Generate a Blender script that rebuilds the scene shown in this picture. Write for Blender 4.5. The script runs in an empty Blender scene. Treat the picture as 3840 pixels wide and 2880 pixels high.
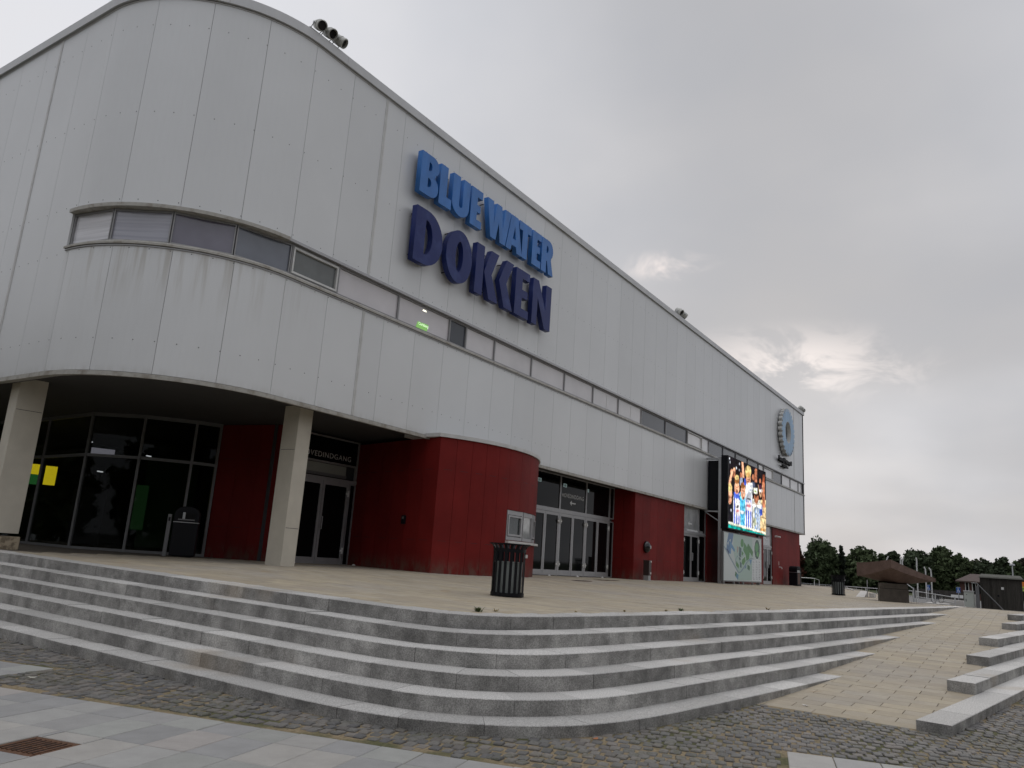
import bpy, bmesh, math, random
import numpy as np
from mathutils import Vector, Matrix, geometry

random.seed(7)
RNG = np.random.default_rng(7)
SC = bpy.context.scene
COL = SC.collection
R = math.radians

# ------------------------------------------------------------------ camera, sky, sun, exposure
EYE = (0.0, 0.0, 1.6)
PITCH, ROLL, YAW, FPX = R(12.65), R(3.91), R(34.066), 2906.8
fw = Vector((math.cos(PITCH) * math.cos(YAW), math.cos(PITCH) * math.sin(YAW), math.sin(PITCH)))
rt0 = Vector((math.sin(YAW), -math.cos(YAW), 0)); up0 = rt0.cross(fw)
CRT = math.cos(ROLL) * rt0 + math.sin(ROLL) * up0
CUP = -math.sin(ROLL) * rt0 + math.cos(ROLL) * up0
cam = bpy.data.objects.new('camera', bpy.data.cameras.new('camera'))
COL.objects.link(cam)
cam.matrix_world = Matrix(((CRT.x, CUP.x, -fw.x, EYE[0]), (CRT.y, CUP.y, -fw.y, EYE[1]), (CRT.z, CUP.z, -fw.z, EYE[2]), (0, 0, 0, 1)))
cam.data.sensor_fit = 'HORIZONTAL'; cam.data.sensor_width = 36.0
cam.data.lens = FPX / 3840 * 36.0
cam.data.clip_start = 0.05; cam.data.clip_end = 3000
SC.camera = cam

SKY_SEED = 1.6
SUN_AZ, SUN_EL = R(14.0), R(15.0)
SUND = Vector((math.cos(SUN_EL) * math.cos(SUN_AZ), math.cos(SUN_EL) * math.sin(SUN_AZ), math.sin(SUN_EL)))

class NT:
    """small helper to wire shader nodes"""
    def __init__(self, tree):
        self.t = tree
    def n(self, typ, **kw):
        nd = self.t.nodes.new(typ)
        for k, v in kw.items():
            if k.startswith('i_'):
                key = k[2:]
                key = int(key) if key.isdigit() else key.replace('_', ' ')
                nd.inputs[key].default_value = v
            else:
                setattr(nd, k, v)
        return nd
    def l(self, a, b):
        self.t.links.new(a, b)
    def math(self, op, a, b=None, c=None):
        m = self.n('ShaderNodeMath', operation=op)
        for i, x in enumerate((a, b, c)):
            if x is None: continue
            if isinstance(x, (int, float)): m.inputs[i].default_value = x
            else: self.l(x, m.inputs[i])
        return m.outputs[0]
    def vmath(self, op, a, b=None, s=None):
        m = self.n('ShaderNodeVectorMath', operation=op)
        for i, x in enumerate((a, b)):
            if x is None: continue
            if isinstance(x, (tuple, list)): m.inputs[i].default_value = x
            else: self.l(x, m.inputs[i])
        if s is not None:
            if isinstance(s, (int, float)): m.inputs['Scale'].default_value = s
            else: self.l(s, m.inputs['Scale'])
        return m.outputs['Value'] if op == 'DOT_PRODUCT' else m.outputs['Vector']
    def remap(self, v, a, b, c, d, smooth=False):
        m = self.n('ShaderNodeMapRange', interpolation_type='SMOOTHSTEP' if smooth else 'LINEAR')
        self.l(v, m.inputs[0])
        for i, x in enumerate((a, b, c, d)): m.inputs[i + 1].default_value = x
        return m.outputs[0]
    def noise(self, vec, scale, detail=3, rough=0.5, dist=0.0):
        m = self.n('ShaderNodeTexNoise')
        m.inputs['Scale'].default_value = scale; m.inputs['Detail'].default_value = detail
        m.inputs['Roughness'].default_value = rough; m.inputs['Distortion'].default_value = dist
        if vec is not None: self.l(vec, m.inputs['Vector'])
        return m.outputs['Fac']
    def mix(self, fac, a, b, blend='MIX'):
        m = self.n('ShaderNodeMix', data_type='RGBA', blend_type=blend)
        for s, x in ((m.inputs[0], fac), (m.inputs[6], a), (m.inputs[7], b)):
            if isinstance(x, (int, float)): s.default_value = x
            elif isinstance(x, (tuple, list)): s.default_value = (*x[:3], 1)
            else: self.l(x, s)
        return m.outputs[2]

W = bpy.data.worlds.new('World'); SC.world = W; W.use_nodes = True
nt = NT(W.node_tree); W.node_tree.nodes.clear()
tc = nt.n('ShaderNodeTexCoord')
dirv = nt.vmath('NORMALIZE', tc.outputs['Generated'])
sep = nt.n('ShaderNodeSeparateXYZ'); nt.l(dirv, sep.inputs[0])
zc = nt.math('MAXIMUM', sep.outputs[2], 0.0)
den = nt.math('ADD', zc, 0.30)
inv = nt.math('DIVIDE', 1.0, den)
flat = nt.n('ShaderNodeCombineXYZ')
nt.l(nt.math('MULTIPLY', sep.outputs[0], inv), flat.inputs[0])
nt.l(nt.math('MULTIPLY', sep.outputs[1], inv), flat.inputs[1])
flat.inputs[2].default_value = SKY_SEED
n1 = nt.noise(flat.outputs[0], 0.95, 2, 0.5, 0.5)
n2 = nt.noise(flat.outputs[0], 3.2, 3, 0.5, 0.0)
cl = nt.math('ADD', nt.math('MULTIPLY', n1, 0.84), nt.math('MULTIPLY', n2, 0.16))
val = nt.remap(cl, 0.34, 0.64, 0.425, 0.575, True)
# an overcast dome is brighter overhead; clouds thinner towards +y (left of the picture) and near the horizon
val = nt.math('MULTIPLY', val, nt.remap(sep.outputs[2], 0.64, 1.0, 1.0, 2.7, True))
lft = nt.vmath('DOT_PRODUCT', dirv, (math.cos(R(68)) * .87, math.sin(R(68)) * .87, 0.5))
val = nt.math('MULTIPLY', val, nt.remap(lft, 0.80, 1.0, 1.0, 1.22, True))
val = nt.math('MULTIPLY', val, nt.remap(sep.outputs[2], 0.02, 0.34, 1.13, 1.0, True))
tint = nt.mix(nt.remap(n2, 0.35, 0.65, 0.0, 1.0), (0.965, 0.98, 1.04), (0.99, 0.99, 1.03))
ccol = nt.vmath('SCALE', tint, s=val)
n3 = nt.noise(flat.outputs[0], 6.5, 4, 0.6, 0.6)
def glow(az, el, c0, c1, strength, col, nsc):
    d = (math.cos(R(el)) * math.cos(R(az)), math.cos(R(el)) * math.sin(R(az)), math.sin(R(el)))
    stretch = nt.vmath('MULTIPLY', nt.vmath('SUBTRACT', dirv, d), (1.0, 1.0, 3.2))
    ln = nt.n('ShaderNodeVectorMath', operation='LENGTH'); nt.l(stretch, ln.inputs[0])
    g = nt.remap(ln.outputs['Value'], c0, c1, 0.0, 1.0, True)
    nn = nt.remap(n3, 0.43, 0.62, 0.05, 1.0, True)
    return nt.vmath('SCALE', col, s=nt.math('MULTIPLY', nt.math('MULTIPLY', g, nn), strength))
def addc(a, b):
    return nt.vmath('ADD', a, b)
ccol = addc(ccol, glow(13.6, 14.4, 0.20, 0.0, 0.34, (1.0, 0.83, 0.72), 5))
ccol = addc(ccol, glow(22.6, 21.6, 0.075, 0.0, 0.40, (1.0, 0.78, 0.64), 8))
skyt = nt.n('ShaderNodeTexSky', sky_type='NISHITA', sun_disc=False)
skyt.sun_elevation = SUN_EL; skyt.sun_rotation = math.pi / 2 - SUN_AZ
skyt.air_density = 1.0; skyt.dust_density = 2.0
skyc = nt.vmath('SCALE', skyt.outputs[0], s=0.10)
col = nt.mix(0.012, ccol, skyc)
bg = nt.n('ShaderNodeBackground'); nt.l(col, bg.inputs[0]); bg.inputs[1].default_value = 1.0
wo = nt.n('ShaderNodeOutputWorld'); nt.l(bg.outputs[0], wo.inputs[0])

sun = bpy.data.objects.new('sun', bpy.data.lights.new('sun', 'SUN'))
COL.objects.link(sun)
sun.data.energy = 0.5; sun.data.angle = R(25); sun.data.color = (1.0, 0.93, 0.86)
sun.rotation_euler = (-SUND).to_track_quat('-Z', 'Y').to_euler()

vs = SC.view_settings
vs.view_transform = 'Standard'; vs.look = 'None'; vs.exposure = 0.18; vs.gamma = 1.0; vs.use_curve_mapping = False
SC.cycles.max_bounces = 4; SC.cycles.diffuse_bounces = 3; SC.cycles.glossy_bounces = 2
SC.cycles.transmission_bounces = 4; SC.cycles.transparent_max_bounces = 8
SC.cycles.use_denoising = True; SC.cycles.adaptive_threshold = 0.02; SC.cycles.caustics_reflective = False; SC.cycles.caustics_refractive = False

# ------------------------------------------------------------------ helpers
def s2l(c):
    return tuple(((x / 255) / 12.92 if x / 255 <= 0.04045 else ((x / 255 + 0.055) / 1.055) ** 2.4) for x in c)

def mat(name, col, rough=0.6, metal=0.0, spec=0.5, var=0.0, vscale=2.0, rnd=0.0, bump=0.0, bscale=60.0, stretch=None,
        col2=None, mixscale=1.0, mixlo=0.45, mixhi=0.6, speck=0.0, sscale=300.0, coat=0.0, extra=None, emit=None, estr=1.0):
    m = bpy.data.materials.new(name); m.use_nodes = True
    t = NT(m.node_tree); b = m.node_tree.nodes['Principled BSDF']
    b.inputs['Roughness'].default_value = rough; b.inputs['Metallic'].default_value = metal
    b.inputs['Specular IOR Level'].default_value = spec
    b.inputs['Coat Weight'].default_value = coat; b.inputs['Coat Roughness'].default_value = 0.05
    geo = t.n('ShaderNodeNewGeometry'); pos = geo.outputs['Position']
    if stretch: pos = t.vmath('MULTIPLY', pos, stretch)
    rgb = t.n('ShaderNodeRGB'); rgb.outputs[0].default_value = (*col, 1); c = rgb.outputs[0]
    if col2 is not None:
        c = t.mix(t.remap(t.noise(pos, mixscale, 3, 0.6), mixlo, mixhi, 0, 1, True), c, col2)
    f = None
    def mul(f, x): return x if f is None else t.math('MULTIPLY', f, x)
    if var: f = mul(f, t.remap(t.noise(pos, vscale, 3, 0.6), 0.3, 0.7, 1 - var, 1 + var))
    if speck: f = mul(f, t.remap(t.noise(geo.outputs['Position'], sscale, 1, 0.6), 0.3, 0.7, 1 - speck, 1 + speck))
    if rnd:
        oi = t.n('ShaderNodeObjectInfo'); f = mul(f, t.remap(oi.outputs['Random'], 0, 1, 1 - rnd, 1 + rnd))
    if extra: c = extra(t, geo, c)
    if f is not None: c = t.vmath('SCALE', c, s=f)
    t.l(c, b.inputs['Base Color'])
    if emit is not None:
        b.inputs['Emission Color'].default_value = (*emit, 1); b.inputs['Emission Strength'].default_value = estr
    if bump:
        bp = t.n('ShaderNodeBump'); bp.inputs['Strength'].default_value = bump; bp.inputs['Distance'].default_value = 0.01
        t.l(t.noise(pos, bscale, 2, 0.6), bp.inputs['Height']); t.l(bp.outputs[0], b.inputs['Normal'])
    return m

class MB:
    """collects verts and faces in world space; build() makes ONE mesh object"""
    def __init__(self):
        self.v = []; self.f = []
    def add(self, verts, faces):
        o = len(self.v); self.v += [tuple(p) for p in verts]; self.f += [tuple(i + o for i in f) for f in faces]
        return self
    def box(self, x0, x1, y0, y1, z0, z1):
        v = [(x, y, z) for z in (z0, z1) for y in (y0, y1) for x in (x0, x1)]
        return self.add(v, [(0, 2, 3, 1), (4, 5, 7, 6), (0, 1, 5, 4), (2, 6, 7, 3), (0, 4, 6, 2), (1, 3, 7, 5)])
    def obox(self, cx, cy, ang, hx, hy, z0, z1):
        c, s = math.cos(ang), math.sin(ang)
        v = [(cx + c * x - s * y, cy + s * x + c * y, z) for z in (z0, z1) for y in (-hy, hy) for x in (-hx, hx)]
        return self.add(v, [(0, 2, 3, 1), (4, 5, 7, 6), (0, 1, 5, 4), (2, 6, 7, 3), (0, 4, 6, 2), (1, 3, 7, 5)])
    def prism(self, poly, z0, z1):
        n = len(poly)
        v = [(x, y, z0) for x, y in poly] + [(x, y, z1) for x, y in poly]
        return self.add(v, [tuple(range(n - 1, -1, -1)), tuple(range(n, 2 * n))] + [(i, (i + 1) % n, n + (i + 1) % n, n + i) for i in range(n)])
    def slab(self, pts, d):
        """closed planar polygon pts (3D) extruded by vector d"""
        n = len(pts); q = [tuple(a + b for a, b in zip(p, d)) for p in pts]
        return self.add(list(pts) + q, [tuple(range(n)), tuple(range(2 * n - 1, n - 1, -1))] + [(i, n + i, n + (i + 1) % n, (i + 1) % n) for i in range(n)])
    def bar(self, p, q, w, h=None):
        p, q = Vector(p), Vector(q); d = (q - p).normalized(); h = w if h is None else h
        a = d.cross(Vector((0, 0, 1)))
        if a.length < 1e-3: a = Vector((1, 0, 0))
        a.normalize(); b = a.cross(d)
        v = [e + a * sx * w / 2 + b * sy * h / 2 for e in (p, q) for sx, sy in ((-1, -1), (1, -1), (1, 1), (-1, 1))]
        return self.add(v, [(3, 2, 1, 0), (4, 5, 6, 7)] + [(i, (i + 1) % 4, 4 + (i + 1) % 4, 4 + i) for i in range(4)])
    def tube(self, pts, r, n=8, cap=True):
        pts = [Vector(p) for p in pts]; k = len(pts); rs = r if isinstance(r, (list, tuple)) else [r] * k
        ref = None; o = len(self.v)
        for i, p in enumerate(pts):
            d = (pts[min(i + 1, k - 1)] - pts[max(i - 1, 0)]).normalized()
            if ref is None:
                ref = d.orthogonal().normalized()
            a = (ref - d * ref.dot(d)).normalized(); ref = a; b = d.cross(a)
            self.v += [tuple(p + (a * math.cos(2 * math.pi * j / n) + b * math.sin(2 * math.pi * j / n)) * rs[i]) for j in range(n)]
        for i in range(k - 1):
            for j in range(n):
                self.f.append((o + i * n + j, o + i * n + (j + 1) % n, o + (i + 1) * n + (j + 1) % n, o + (i + 1) * n + j))
        if cap:
            self.f.append(tuple(o + j for j in range(n - 1, -1, -1))); self.f.append(tuple(o + (k - 1) * n + j for j in range(n)))
        return self
    def lathe(self, prof, n, c=(0, 0, 0), M=None):
        o = len(self.v); k = len(prof)
        for r, z in prof:
            for j in range(n):
                p = Vector((r * math.cos(2 * math.pi * j / n), r * math.sin(2 * math.pi * j / n), z))
                if M is not None: p = M @ p
                self.v.append((p.x + c[0], p.y + c[1], p.z + c[2]))
        for i in range(k - 1):
            for j in range(n):
                self.f.append((o + i * n + j, o + i * n + (j + 1) % n, o + (i + 1) * n + (j + 1) % n, o + (i + 1) * n + j))
        self.f.append(tuple(o + j for j in range(n - 1, -1, -1))); self.f.append(tuple(o + (k - 1) * n + j for j in range(n)))
        return self
    def mesh(self, name, off=(0, 0, 0)):
        me = bpy.data.meshes.new(name)
        me.from_pydata([(x - off[0], y - off[1], z - off[2]) for x, y, z in self.v], [], self.f)
        bm = bmesh.new(); bm.from_mesh(me); bmesh.ops.recalc_face_normals(bm, faces=bm.faces); bm.to_mesh(me); bm.free()
        return me
    def build(self, name, m, parent=None, smooth=False, bevel=0.0):
        base = parent_loc(parent)
        me = self.mesh(name, base)
        return link(name, me, m, parent, smooth, bevel)

LOC = {}
def parent_loc(p):
    return LOC.get(p.name, (0, 0, 0)) if p is not None else (0, 0, 0)
def link(name, me, m, parent=None, smooth=False, bevel=0.0, keep=False):
    if bevel:
        bm = bmesh.new(); bm.from_mesh(me)
        es = [e for e in bm.edges if len(e.link_faces) == 2 and e.calc_face_angle(0) > 0.5]
        bmesh.ops.bevel(bm, geom=es, offset=bevel, segments=2, affect='EDGES', profile=0.6, clamp_overlap=True)
        bm.to_mesh(me); bm.free()
    o = bpy.data.objects.new(name, me); COL.objects.link(o)
    if m is not None and not me.materials: me.materials.append(m)
    if smooth: me.shade_smooth()
    if parent is not None:
        o.parent = parent
        LOC[o.name] = parent_loc(parent)
    return o
def smooth_by_angle(o, a=35):
    o.data.shade_smooth(); o.data.set_sharp_from_angle(angle=R(a))
def thing(name, label, cat, loc, group=None):
    o = bpy.data.objects.new(name, None); COL.objects.link(o); o.location = loc; o.empty_display_size = 0.2
    LOC[o.name] = tuple(loc); tag(o, label, cat, group)
    return o
def tag(o, label, cat, group=None):
    o['label'] = label; o['category'] = cat
    if group: o['group'] = group
    return o
def struct(o):
    o['kind'] = 'structure'; return o
def stuff(o):
    o['kind'] = 'stuff'; return o
def copy_tree(o, loc, rz=0.0, label=None):
    c = o.copy(); COL.objects.link(c); c.location = loc; c.rotation_euler = (0, 0, rz)
    if label: c['label'] = label
    for ch in o.children:
        d = ch.copy(); COL.objects.link(d); d.parent = c
        for g in ch.children:
            e = g.copy(); COL.objects.link(e); e.parent = d
    return c
def text_mesh(s, size, extrude=0.0, offset=0.0, spacing=1.0, font=None):
    cu = bpy.data.curves.new('text', 'FONT'); cu.body = s; cu.size = size; cu.extrude = extrude; cu.offset = offset
    cu.space_character = spacing
    ob = bpy.data.objects.new('text', cu); COL.objects.link(ob)
    bpy.context.view_layer.update()
    me = bpy.data.meshes.new_from_object(ob.evaluated_get(bpy.context.evaluated_depsgraph_get()))
    bpy.data.objects.remove(ob)
    return me
def wall_text(name, s, x0, x1, z0, z1, y, depth, m, parent, offset=0.0, spacing=1.0):
    """text standing on a wall that faces -y, fitted to the rectangle"""
    me = text_mesh(s, 1.0, 0.5, offset, spacing)
    co = np.empty(len(me.vertices) * 3); me.vertices.foreach_get('co', co); co = co.reshape(-1, 3)
    lo, hi = co.min(0), co.max(0)
    b = parent_loc(parent)
    out = np.empty_like(co)
    out[:, 0] = x0 + (co[:, 0] - lo[0]) / (hi[0] - lo[0]) * (x1 - x0) - b[0]
    out[:, 2] = z0 + (co[:, 1] - lo[1]) / (hi[1] - lo[1]) * (z1 - z0) - b[2]
    out[:, 1] = y - (co[:, 2] + 0.5) * depth - b[1]
    me.vertices.foreach_set('co', out.ravel()); me.update()
    me.materials.clear()
    return link(name, me, m, parent)
def in_poly(px, py, poly):
    px, py = np.asarray(px, float), np.asarray(py, float); r = np.zeros(px.shape, bool); n = len(poly)
    for i in range(n):
        x1, y1 = poly[i]; x2, y2 = poly[(i + 1) % n]
        if y1 == y2: continue
        r ^= ((y1 > py) != (y2 > py)) & (px < (x2 - x1) * (py - y1) / (y2 - y1) + x1)
    return r
CR, CU, CF = (np.array(v) for v in (CRT, CUP, fw))
def project(p):
    d = np.asarray(p, float) - np.array(EYE); z = d @ CF
    zz = np.where(z > 0.1, z, np.nan)
    return 1920 + FPX * (d @ CR) / zz, 1440 - FPX * (d @ CU) / zz, z
def in_view(p, margin=300):
    x, y, z = project(p)
    return (z > 0.1) & (x > -margin) & (x < 3840 + margin) & (y > -margin) & (y < 2880 + margin)
# ------------------------------------------------------------------ materials
def panel_extra(t, geo, c):
    pos = geo.outputs['Position']
    s = t.n('ShaderNodeSeparateXYZ'); t.l(pos, s.inputs[0])
    st = t.noise(t.vmath('MULTIPLY', pos, (5.5, 5.5, 0.35)), 1.0, 3, 0.65)
    run = t.remap(st, 0.46, 0.68, 0, 1, True)
    band = t.math('MULTIPLY', t.remap(s.outputs[2], 5.9, 7.5, 0, 1, True), t.remap(s.outputs[2], 7.53, 7.6, 1, 0))
    near = t.math('MULTIPLY', t.remap(s.outputs[0], 9.2, 12.5, 1, 0.0), t.remap(s.outputs[1], 16.7, 17.15, 1, 0))
    c = t.mix(t.math('MULTIPLY', t.math('MULTIPLY', run, band), t.math('MULTIPLY', near, 0.42)), c, (0.27, 0.235, 0.17))
    # faint drips under coping and over the whole sheet
    low = t.math('MULTIPLY', t.remap(s.outputs[2], 4.95, 4.72, 0, 1, True), t.remap(st, 0.4, 0.62, 0.1, 0.8))
    return t.mix(t.math('MULTIPLY', low, 0.3), c, (0.26, 0.24, 0.2))
def stone_extra(t, geo, c):
    # tops stay pale; upright faces carry painted riser shade, mottled with some dirt
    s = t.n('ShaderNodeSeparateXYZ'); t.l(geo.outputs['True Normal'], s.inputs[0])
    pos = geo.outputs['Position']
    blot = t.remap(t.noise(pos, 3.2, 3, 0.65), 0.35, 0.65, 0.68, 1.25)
    shade_grime = t.remap(t.noise(pos, 1.1, 2, 0.6), 0.3, 0.7, 0.52, 0.86)
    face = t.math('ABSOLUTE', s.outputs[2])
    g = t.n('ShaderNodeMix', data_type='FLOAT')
    t.l(t.remap(face, 0.2, 0.9, 0, 1), g.inputs[0]); t.l(t.math('MULTIPLY', blot, shade_grime), g.inputs[2]); g.inputs[3].default_value = 1.02
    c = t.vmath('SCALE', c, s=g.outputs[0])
    sp = t.remap(t.noise(pos, 75, 2, 0.8), 0.36, 0.64, 0.66, 1.34)
    c = t.vmath('SCALE', c, s=sp)
    rs = t.remap(t.noise(pos, 0.55, 2, 0.5), 0.62, 0.74, 0, 0.5, True)
    return t.mix(rs, c, (0.30, 0.235, 0.16))
def attr_tone(t, geo, c):
    a = t.n('ShaderNodeAttribute', attribute_name='tone')
    return t.vmath('MULTIPLY', c, a.outputs['Color'])
def sett_extra(t, geo, c):
    c = attr_tone(t, geo, c)
    ms = t.math('MULTIPLY', t.remap(t.noise(geo.outputs['Position'], 0.8, 2, 0.6), 0.45, 0.62, 0, 1, True), t.remap(t.noise(geo.outputs['Position'], 22, 2, 0.6), 0.4, 0.65, 0, 0.75, True))
    return t.mix(ms, c, (0.095, 0.095, 0.062))
def paver_extra(t, geo, c):
    c = attr_tone(t, geo, c)
    pos = geo.outputs['Position']
    c = t.mix(t.remap(t.noise(pos, 0.35, 2, 0.6), 0.45, 0.7, 0, 0.45, True), c, (0.32, 0.30, 0.28))
    return t.mix(t.remap(t.noise(pos, 1.3, 3, 0.7), 0.6, 0.74, 0, 0.5, True), c, (0.30, 0.215, 0.12))

def red_extra(t, geo, c):
    # splash dirt along the foot, faded runs and scuffs of their own shape
    pos = geo.outputs['Position']; s = t.n('ShaderNodeSeparateXYZ'); t.l(pos, s.inputs[0])
    n = t.noise(t.vmath('MULTIPLY', pos, (3, 3, 1.4)), 1.6, 3, 0.65)
    foot = t.math('MULTIPLY', t.remap(s.outputs[2], 1.6, 1.06, 0, 1, True), t.remap(n, 0.38, 0.62, 0.1, 0.85, True))
    c = t.mix(foot, c, (0.13, 0.075, 0.058))
    run = t.remap(t.noise(t.vmath('MULTIPLY', pos, (4.5, 4.5, 0.22)), 1.0, 3, 0.6), 0.52, 0.76, 0, 0.18, True)
    return t.mix(run, c, (0.10, 0.012, 0.012))
MT = {}
MT['panel'] = mat('facade_panel', (0.62, 0.632, 0.638), 0.36, 0.12, 0.6, var=0.03, vscale=0.4, rnd=0.03, bump=0.05, bscale=4, extra=panel_extra)
MT['seam'] = mat('dark_seam', (0.05, 0.05, 0.055), 0.8)
MT['alu'] = mat('aluminium', (0.38, 0.38, 0.39), 0.42, 0.35, 0.5, var=0.06, vscale=6)
MT['frame'] = mat('window_frame', (0.27, 0.27, 0.275), 0.45, 0.2, 0.5, var=0.05, vscale=5)
MT['alu_dark'] = mat('grey_frame', (0.17, 0.172, 0.175), 0.45, 0.2, 0.5, var=0.05, vscale=5)
MT['trim'] = mat('pale_trim', (0.56, 0.56, 0.55), 0.5, 0.1, 0.4, var=0.1, vscale=3)
MT['flash'] = mat('weathered_flashing', (0.40, 0.39, 0.36), 0.6, 0.0, 0.3, col2=(0.27, 0.25, 0.215), mixscale=5, mixlo=0.45, mixhi=0.72, var=0.08, vscale=9)
MT['coping'] = mat('coping_metal', (0.50, 0.505, 0.51), 0.45, 0.2, 0.5, var=0.06, vscale=1.5)
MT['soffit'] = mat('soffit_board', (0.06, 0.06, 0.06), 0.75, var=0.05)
MT['red'] = mat('red_cladding', (0.165, 0.0135, 0.012), 0.62, 0.0, 0.15, var=0.16, vscale=0.9, rnd=0.08, bump=0.04, bscale=30, extra=red_extra)
MT['slit'] = mat('red_joint', (0.05, 0.006, 0.006), 0.7)
MT['column'] = mat('cream_cladding', (0.55, 0.515, 0.44), 0.6, 0.0, 0.3, var=0.06, vscale=2.5, bump=0.05, bscale=25)
MT['plinth'] = mat('sandstone_plinth', (0.42, 0.35, 0.25), 0.85, col2=(0.2, 0.16, 0.11), mixscale=6, bump=0.3, bscale=30)
MT['glass'] = mat('dark_glass', (0.004, 0.0045, 0.005), 0.04, 0.0, 0.10)
MT['blind'] = mat('blind_behind_glass', (0.47, 0.43, 0.47), 0.06, 0.0, 0.5, var=0.06, vscale=0.8)
MT['blue_glass'] = mat('tinted_glass', (0.10, 0.10, 0.145), 0.05, 0.0, 0.8, var=0.25, vscale=1.2)
MT['spandrel'] = mat('slate_pane', (0.055, 0.062, 0.075), 0.16, 0.0, 0.5, var=0.05, vscale=1)
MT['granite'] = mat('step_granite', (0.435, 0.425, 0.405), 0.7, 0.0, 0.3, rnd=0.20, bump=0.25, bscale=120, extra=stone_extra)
MT['sett'] = mat('basalt_sett', (1, 1, 1), 0.75, 0.0, 0.3, var=0.15, vscale=40, bump=0.35, bscale=70, extra=sett_extra)
MT['sand'] = mat('joint_sand', (0.225, 0.180, 0.115), 0.95, 0.0, 0.1, col2=(0.095, 0.095, 0.05), mixscale=1.1, mixlo=0.46, mixhi=0.62, var=0.3, vscale=30, bump=0.5, bscale=60)
MT['flag'] = mat('flagstone', (1, 1, 1), 0.72, 0.0, 0.3, var=0.07, vscale=5, speck=0.08, sscale=160, bump=0.08, bscale=90, extra=attr_tone)
MT['paver'] = mat('concrete_paver', (1, 1, 1), 0.85, 0.0, 0.2, var=0.07, vscale=5, speck=0.06, sscale=140, bump=0.12, bscale=90, extra=paver_extra)
MT['joint'] = mat('paver_joint', (0.115, 0.098, 0.075), 0.95, var=0.3, vscale=8)
MT['asphalt'] = mat('asphalt', (0.10, 0.10, 0.10), 0.9, var=0.15, vscale=3)
MT['grass'] = mat('grass_field', (0.05, 0.06, 0.025), 0.95, 0.0, 0.1, var=0.3, vscale=0.6)
MT['black'] = mat('black_paint', (0.005, 0.0055, 0.008), 0.5, 0.0, 0.2)
MT['liner'] = mat('bin_liner', (0.27, 0.30, 0.30), 0.6, var=0.06)
MT['steel'] = mat('galvanised_steel', (0.42, 0.43, 0.44), 0.4, 0.6, 0.5, var=0.08, vscale=8)
MT['white'] = mat('white_paint', (0.75, 0.75, 0.73), 0.5, var=0.05)
MT['lamp'] = mat('floodlight_housing', (0.42, 0.42, 0.39), 0.45, 0.1, 0.5, var=0.06, vscale=8)
MT['lens'] = mat('floodlight_lens', (0.02, 0.018, 0.02), 0.1, 0.0, 0.5)
MT['rust'] = mat('rusted_iron', (0.115, 0.06, 0.035), 0.8, 0.2, 0.3, var=0.35, vscale=25, bump=0.4, bscale=60)
MT['letter_blue'] = mat('bright_blue_letters', (0.026, 0.150, 0.45), 0.4, 0.0, 0.5, var=0.14, vscale=1.6, stretch=(1.5, 1.5, 0.6))
MT['letter_navy'] = mat('navy_letters', (0.013, 0.024, 0.125), 0.35, 0.0, 0.25, col2=(0.032, 0.052, 0.18), mixscale=1.4, mixlo=0.5, mixhi=0.72)
MT['text_grey'] = mat('grey_vinyl', (0.62, 0.62, 0.62), 0.6)
MT['text_white'] = mat('white_vinyl', (0.62, 0.63, 0.64), 0.6)

# ------------------------------------------------------------------ ground
gm = MB().add([(-400, -900, -0.03), (1600, -900, -0.03), (1600, 900, -0.03), (-400, 900, -0.03)], [(0, 1, 2, 3)])
struct(gm.build('ground', MT['asphalt']))

# nosing lines of the six steps (1 = lowest); plan positions in metres
NOS = {
    1: [(5.72, 24), (5.72, 12.5), (5.69, 9), (5.68, 6.4), (5.74, 5.28), (5.95, 4.69), (6.26, 4.21), (6.6, 3.88), (7.05, 3.6), (7.84, 3.37), (9.47, 3.17), (13.92, 2.68), (15, 2.56)],
    2: [(6.12, 24), (6.10, 13), (6.05, 9), (6.04, 6.2), (6.17, 5.13), (6.35, 4.75), (6.57, 4.44), (7.0, 4.08), (7.6, 3.80), (8.4, 3.66), (10.2, 3.46), (13.78, 3.04), (17.21, 2.68), (18.3, 2.56)],
    3: [(6.50, 24), (6.48, 12.3), (6.42, 9), (6.42, 6.3), (6.62, 5.08), (6.9, 4.69), (7.35, 4.34), (7.9, 4.13), (8.84, 3.97), (10.84, 3.75), (14.13, 3.38), (20.8, 2.68), (22, 2.56)],
    4: [(6.88, 24), (6.85, 12.8), (6.78, 9), (6.80, 6.3), (7.0, 5.4), (7.26, 4.97), (7.75, 4.62), (8.46, 4.43), (9.27, 4.31), (12.0, 4.0), (14.1, 3.77), (21.69, 3.02), (26.85, 2.49), (28, 2.37)],
    5: [(7.24, 24), (7.2, 13.3), (7.14, 9), (7.2, 6.3), (7.33, 5.65), (7.6, 5.26), (8.2, 4.95), (9.13, 4.78), (10.25, 4.62), (14.4, 4.17), (17.85, 3.82), (23.66, 3.26), (30.78, 2.52), (32, 2.39)],
    6: [(7.62, 24), (7.58, 13.5), (7.52, 9), (7.6, 6.6), (7.75, 5.98), (8.08, 5.55), (8.8, 5.30), (9.8, 5.14), (12.6, 4.80), (17.3, 4.30), (25.87, 3.53), (36.64, 2.54), (38, 2.41)],
}
ZK = {1: .114, 2: .270, 3: .425, 4: .582, 5: .740, 6: .900}
def zstep(k, y):
    return ZK[k] + (.0065 + .0014 * (k - 1)) * max(0.0, min(y, 22) - 6.0)
def chaikin(p, n=2):
    p = [np.array(q, float) for q in p]
    for _ in range(n):
        q = [p[0]]
        for a, b in zip(p[:-1], p[1:]):
            q += [a * .75 + b * .25, a * .25 + b * .75]
        p = q + [p[-1]]
    return p
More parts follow.
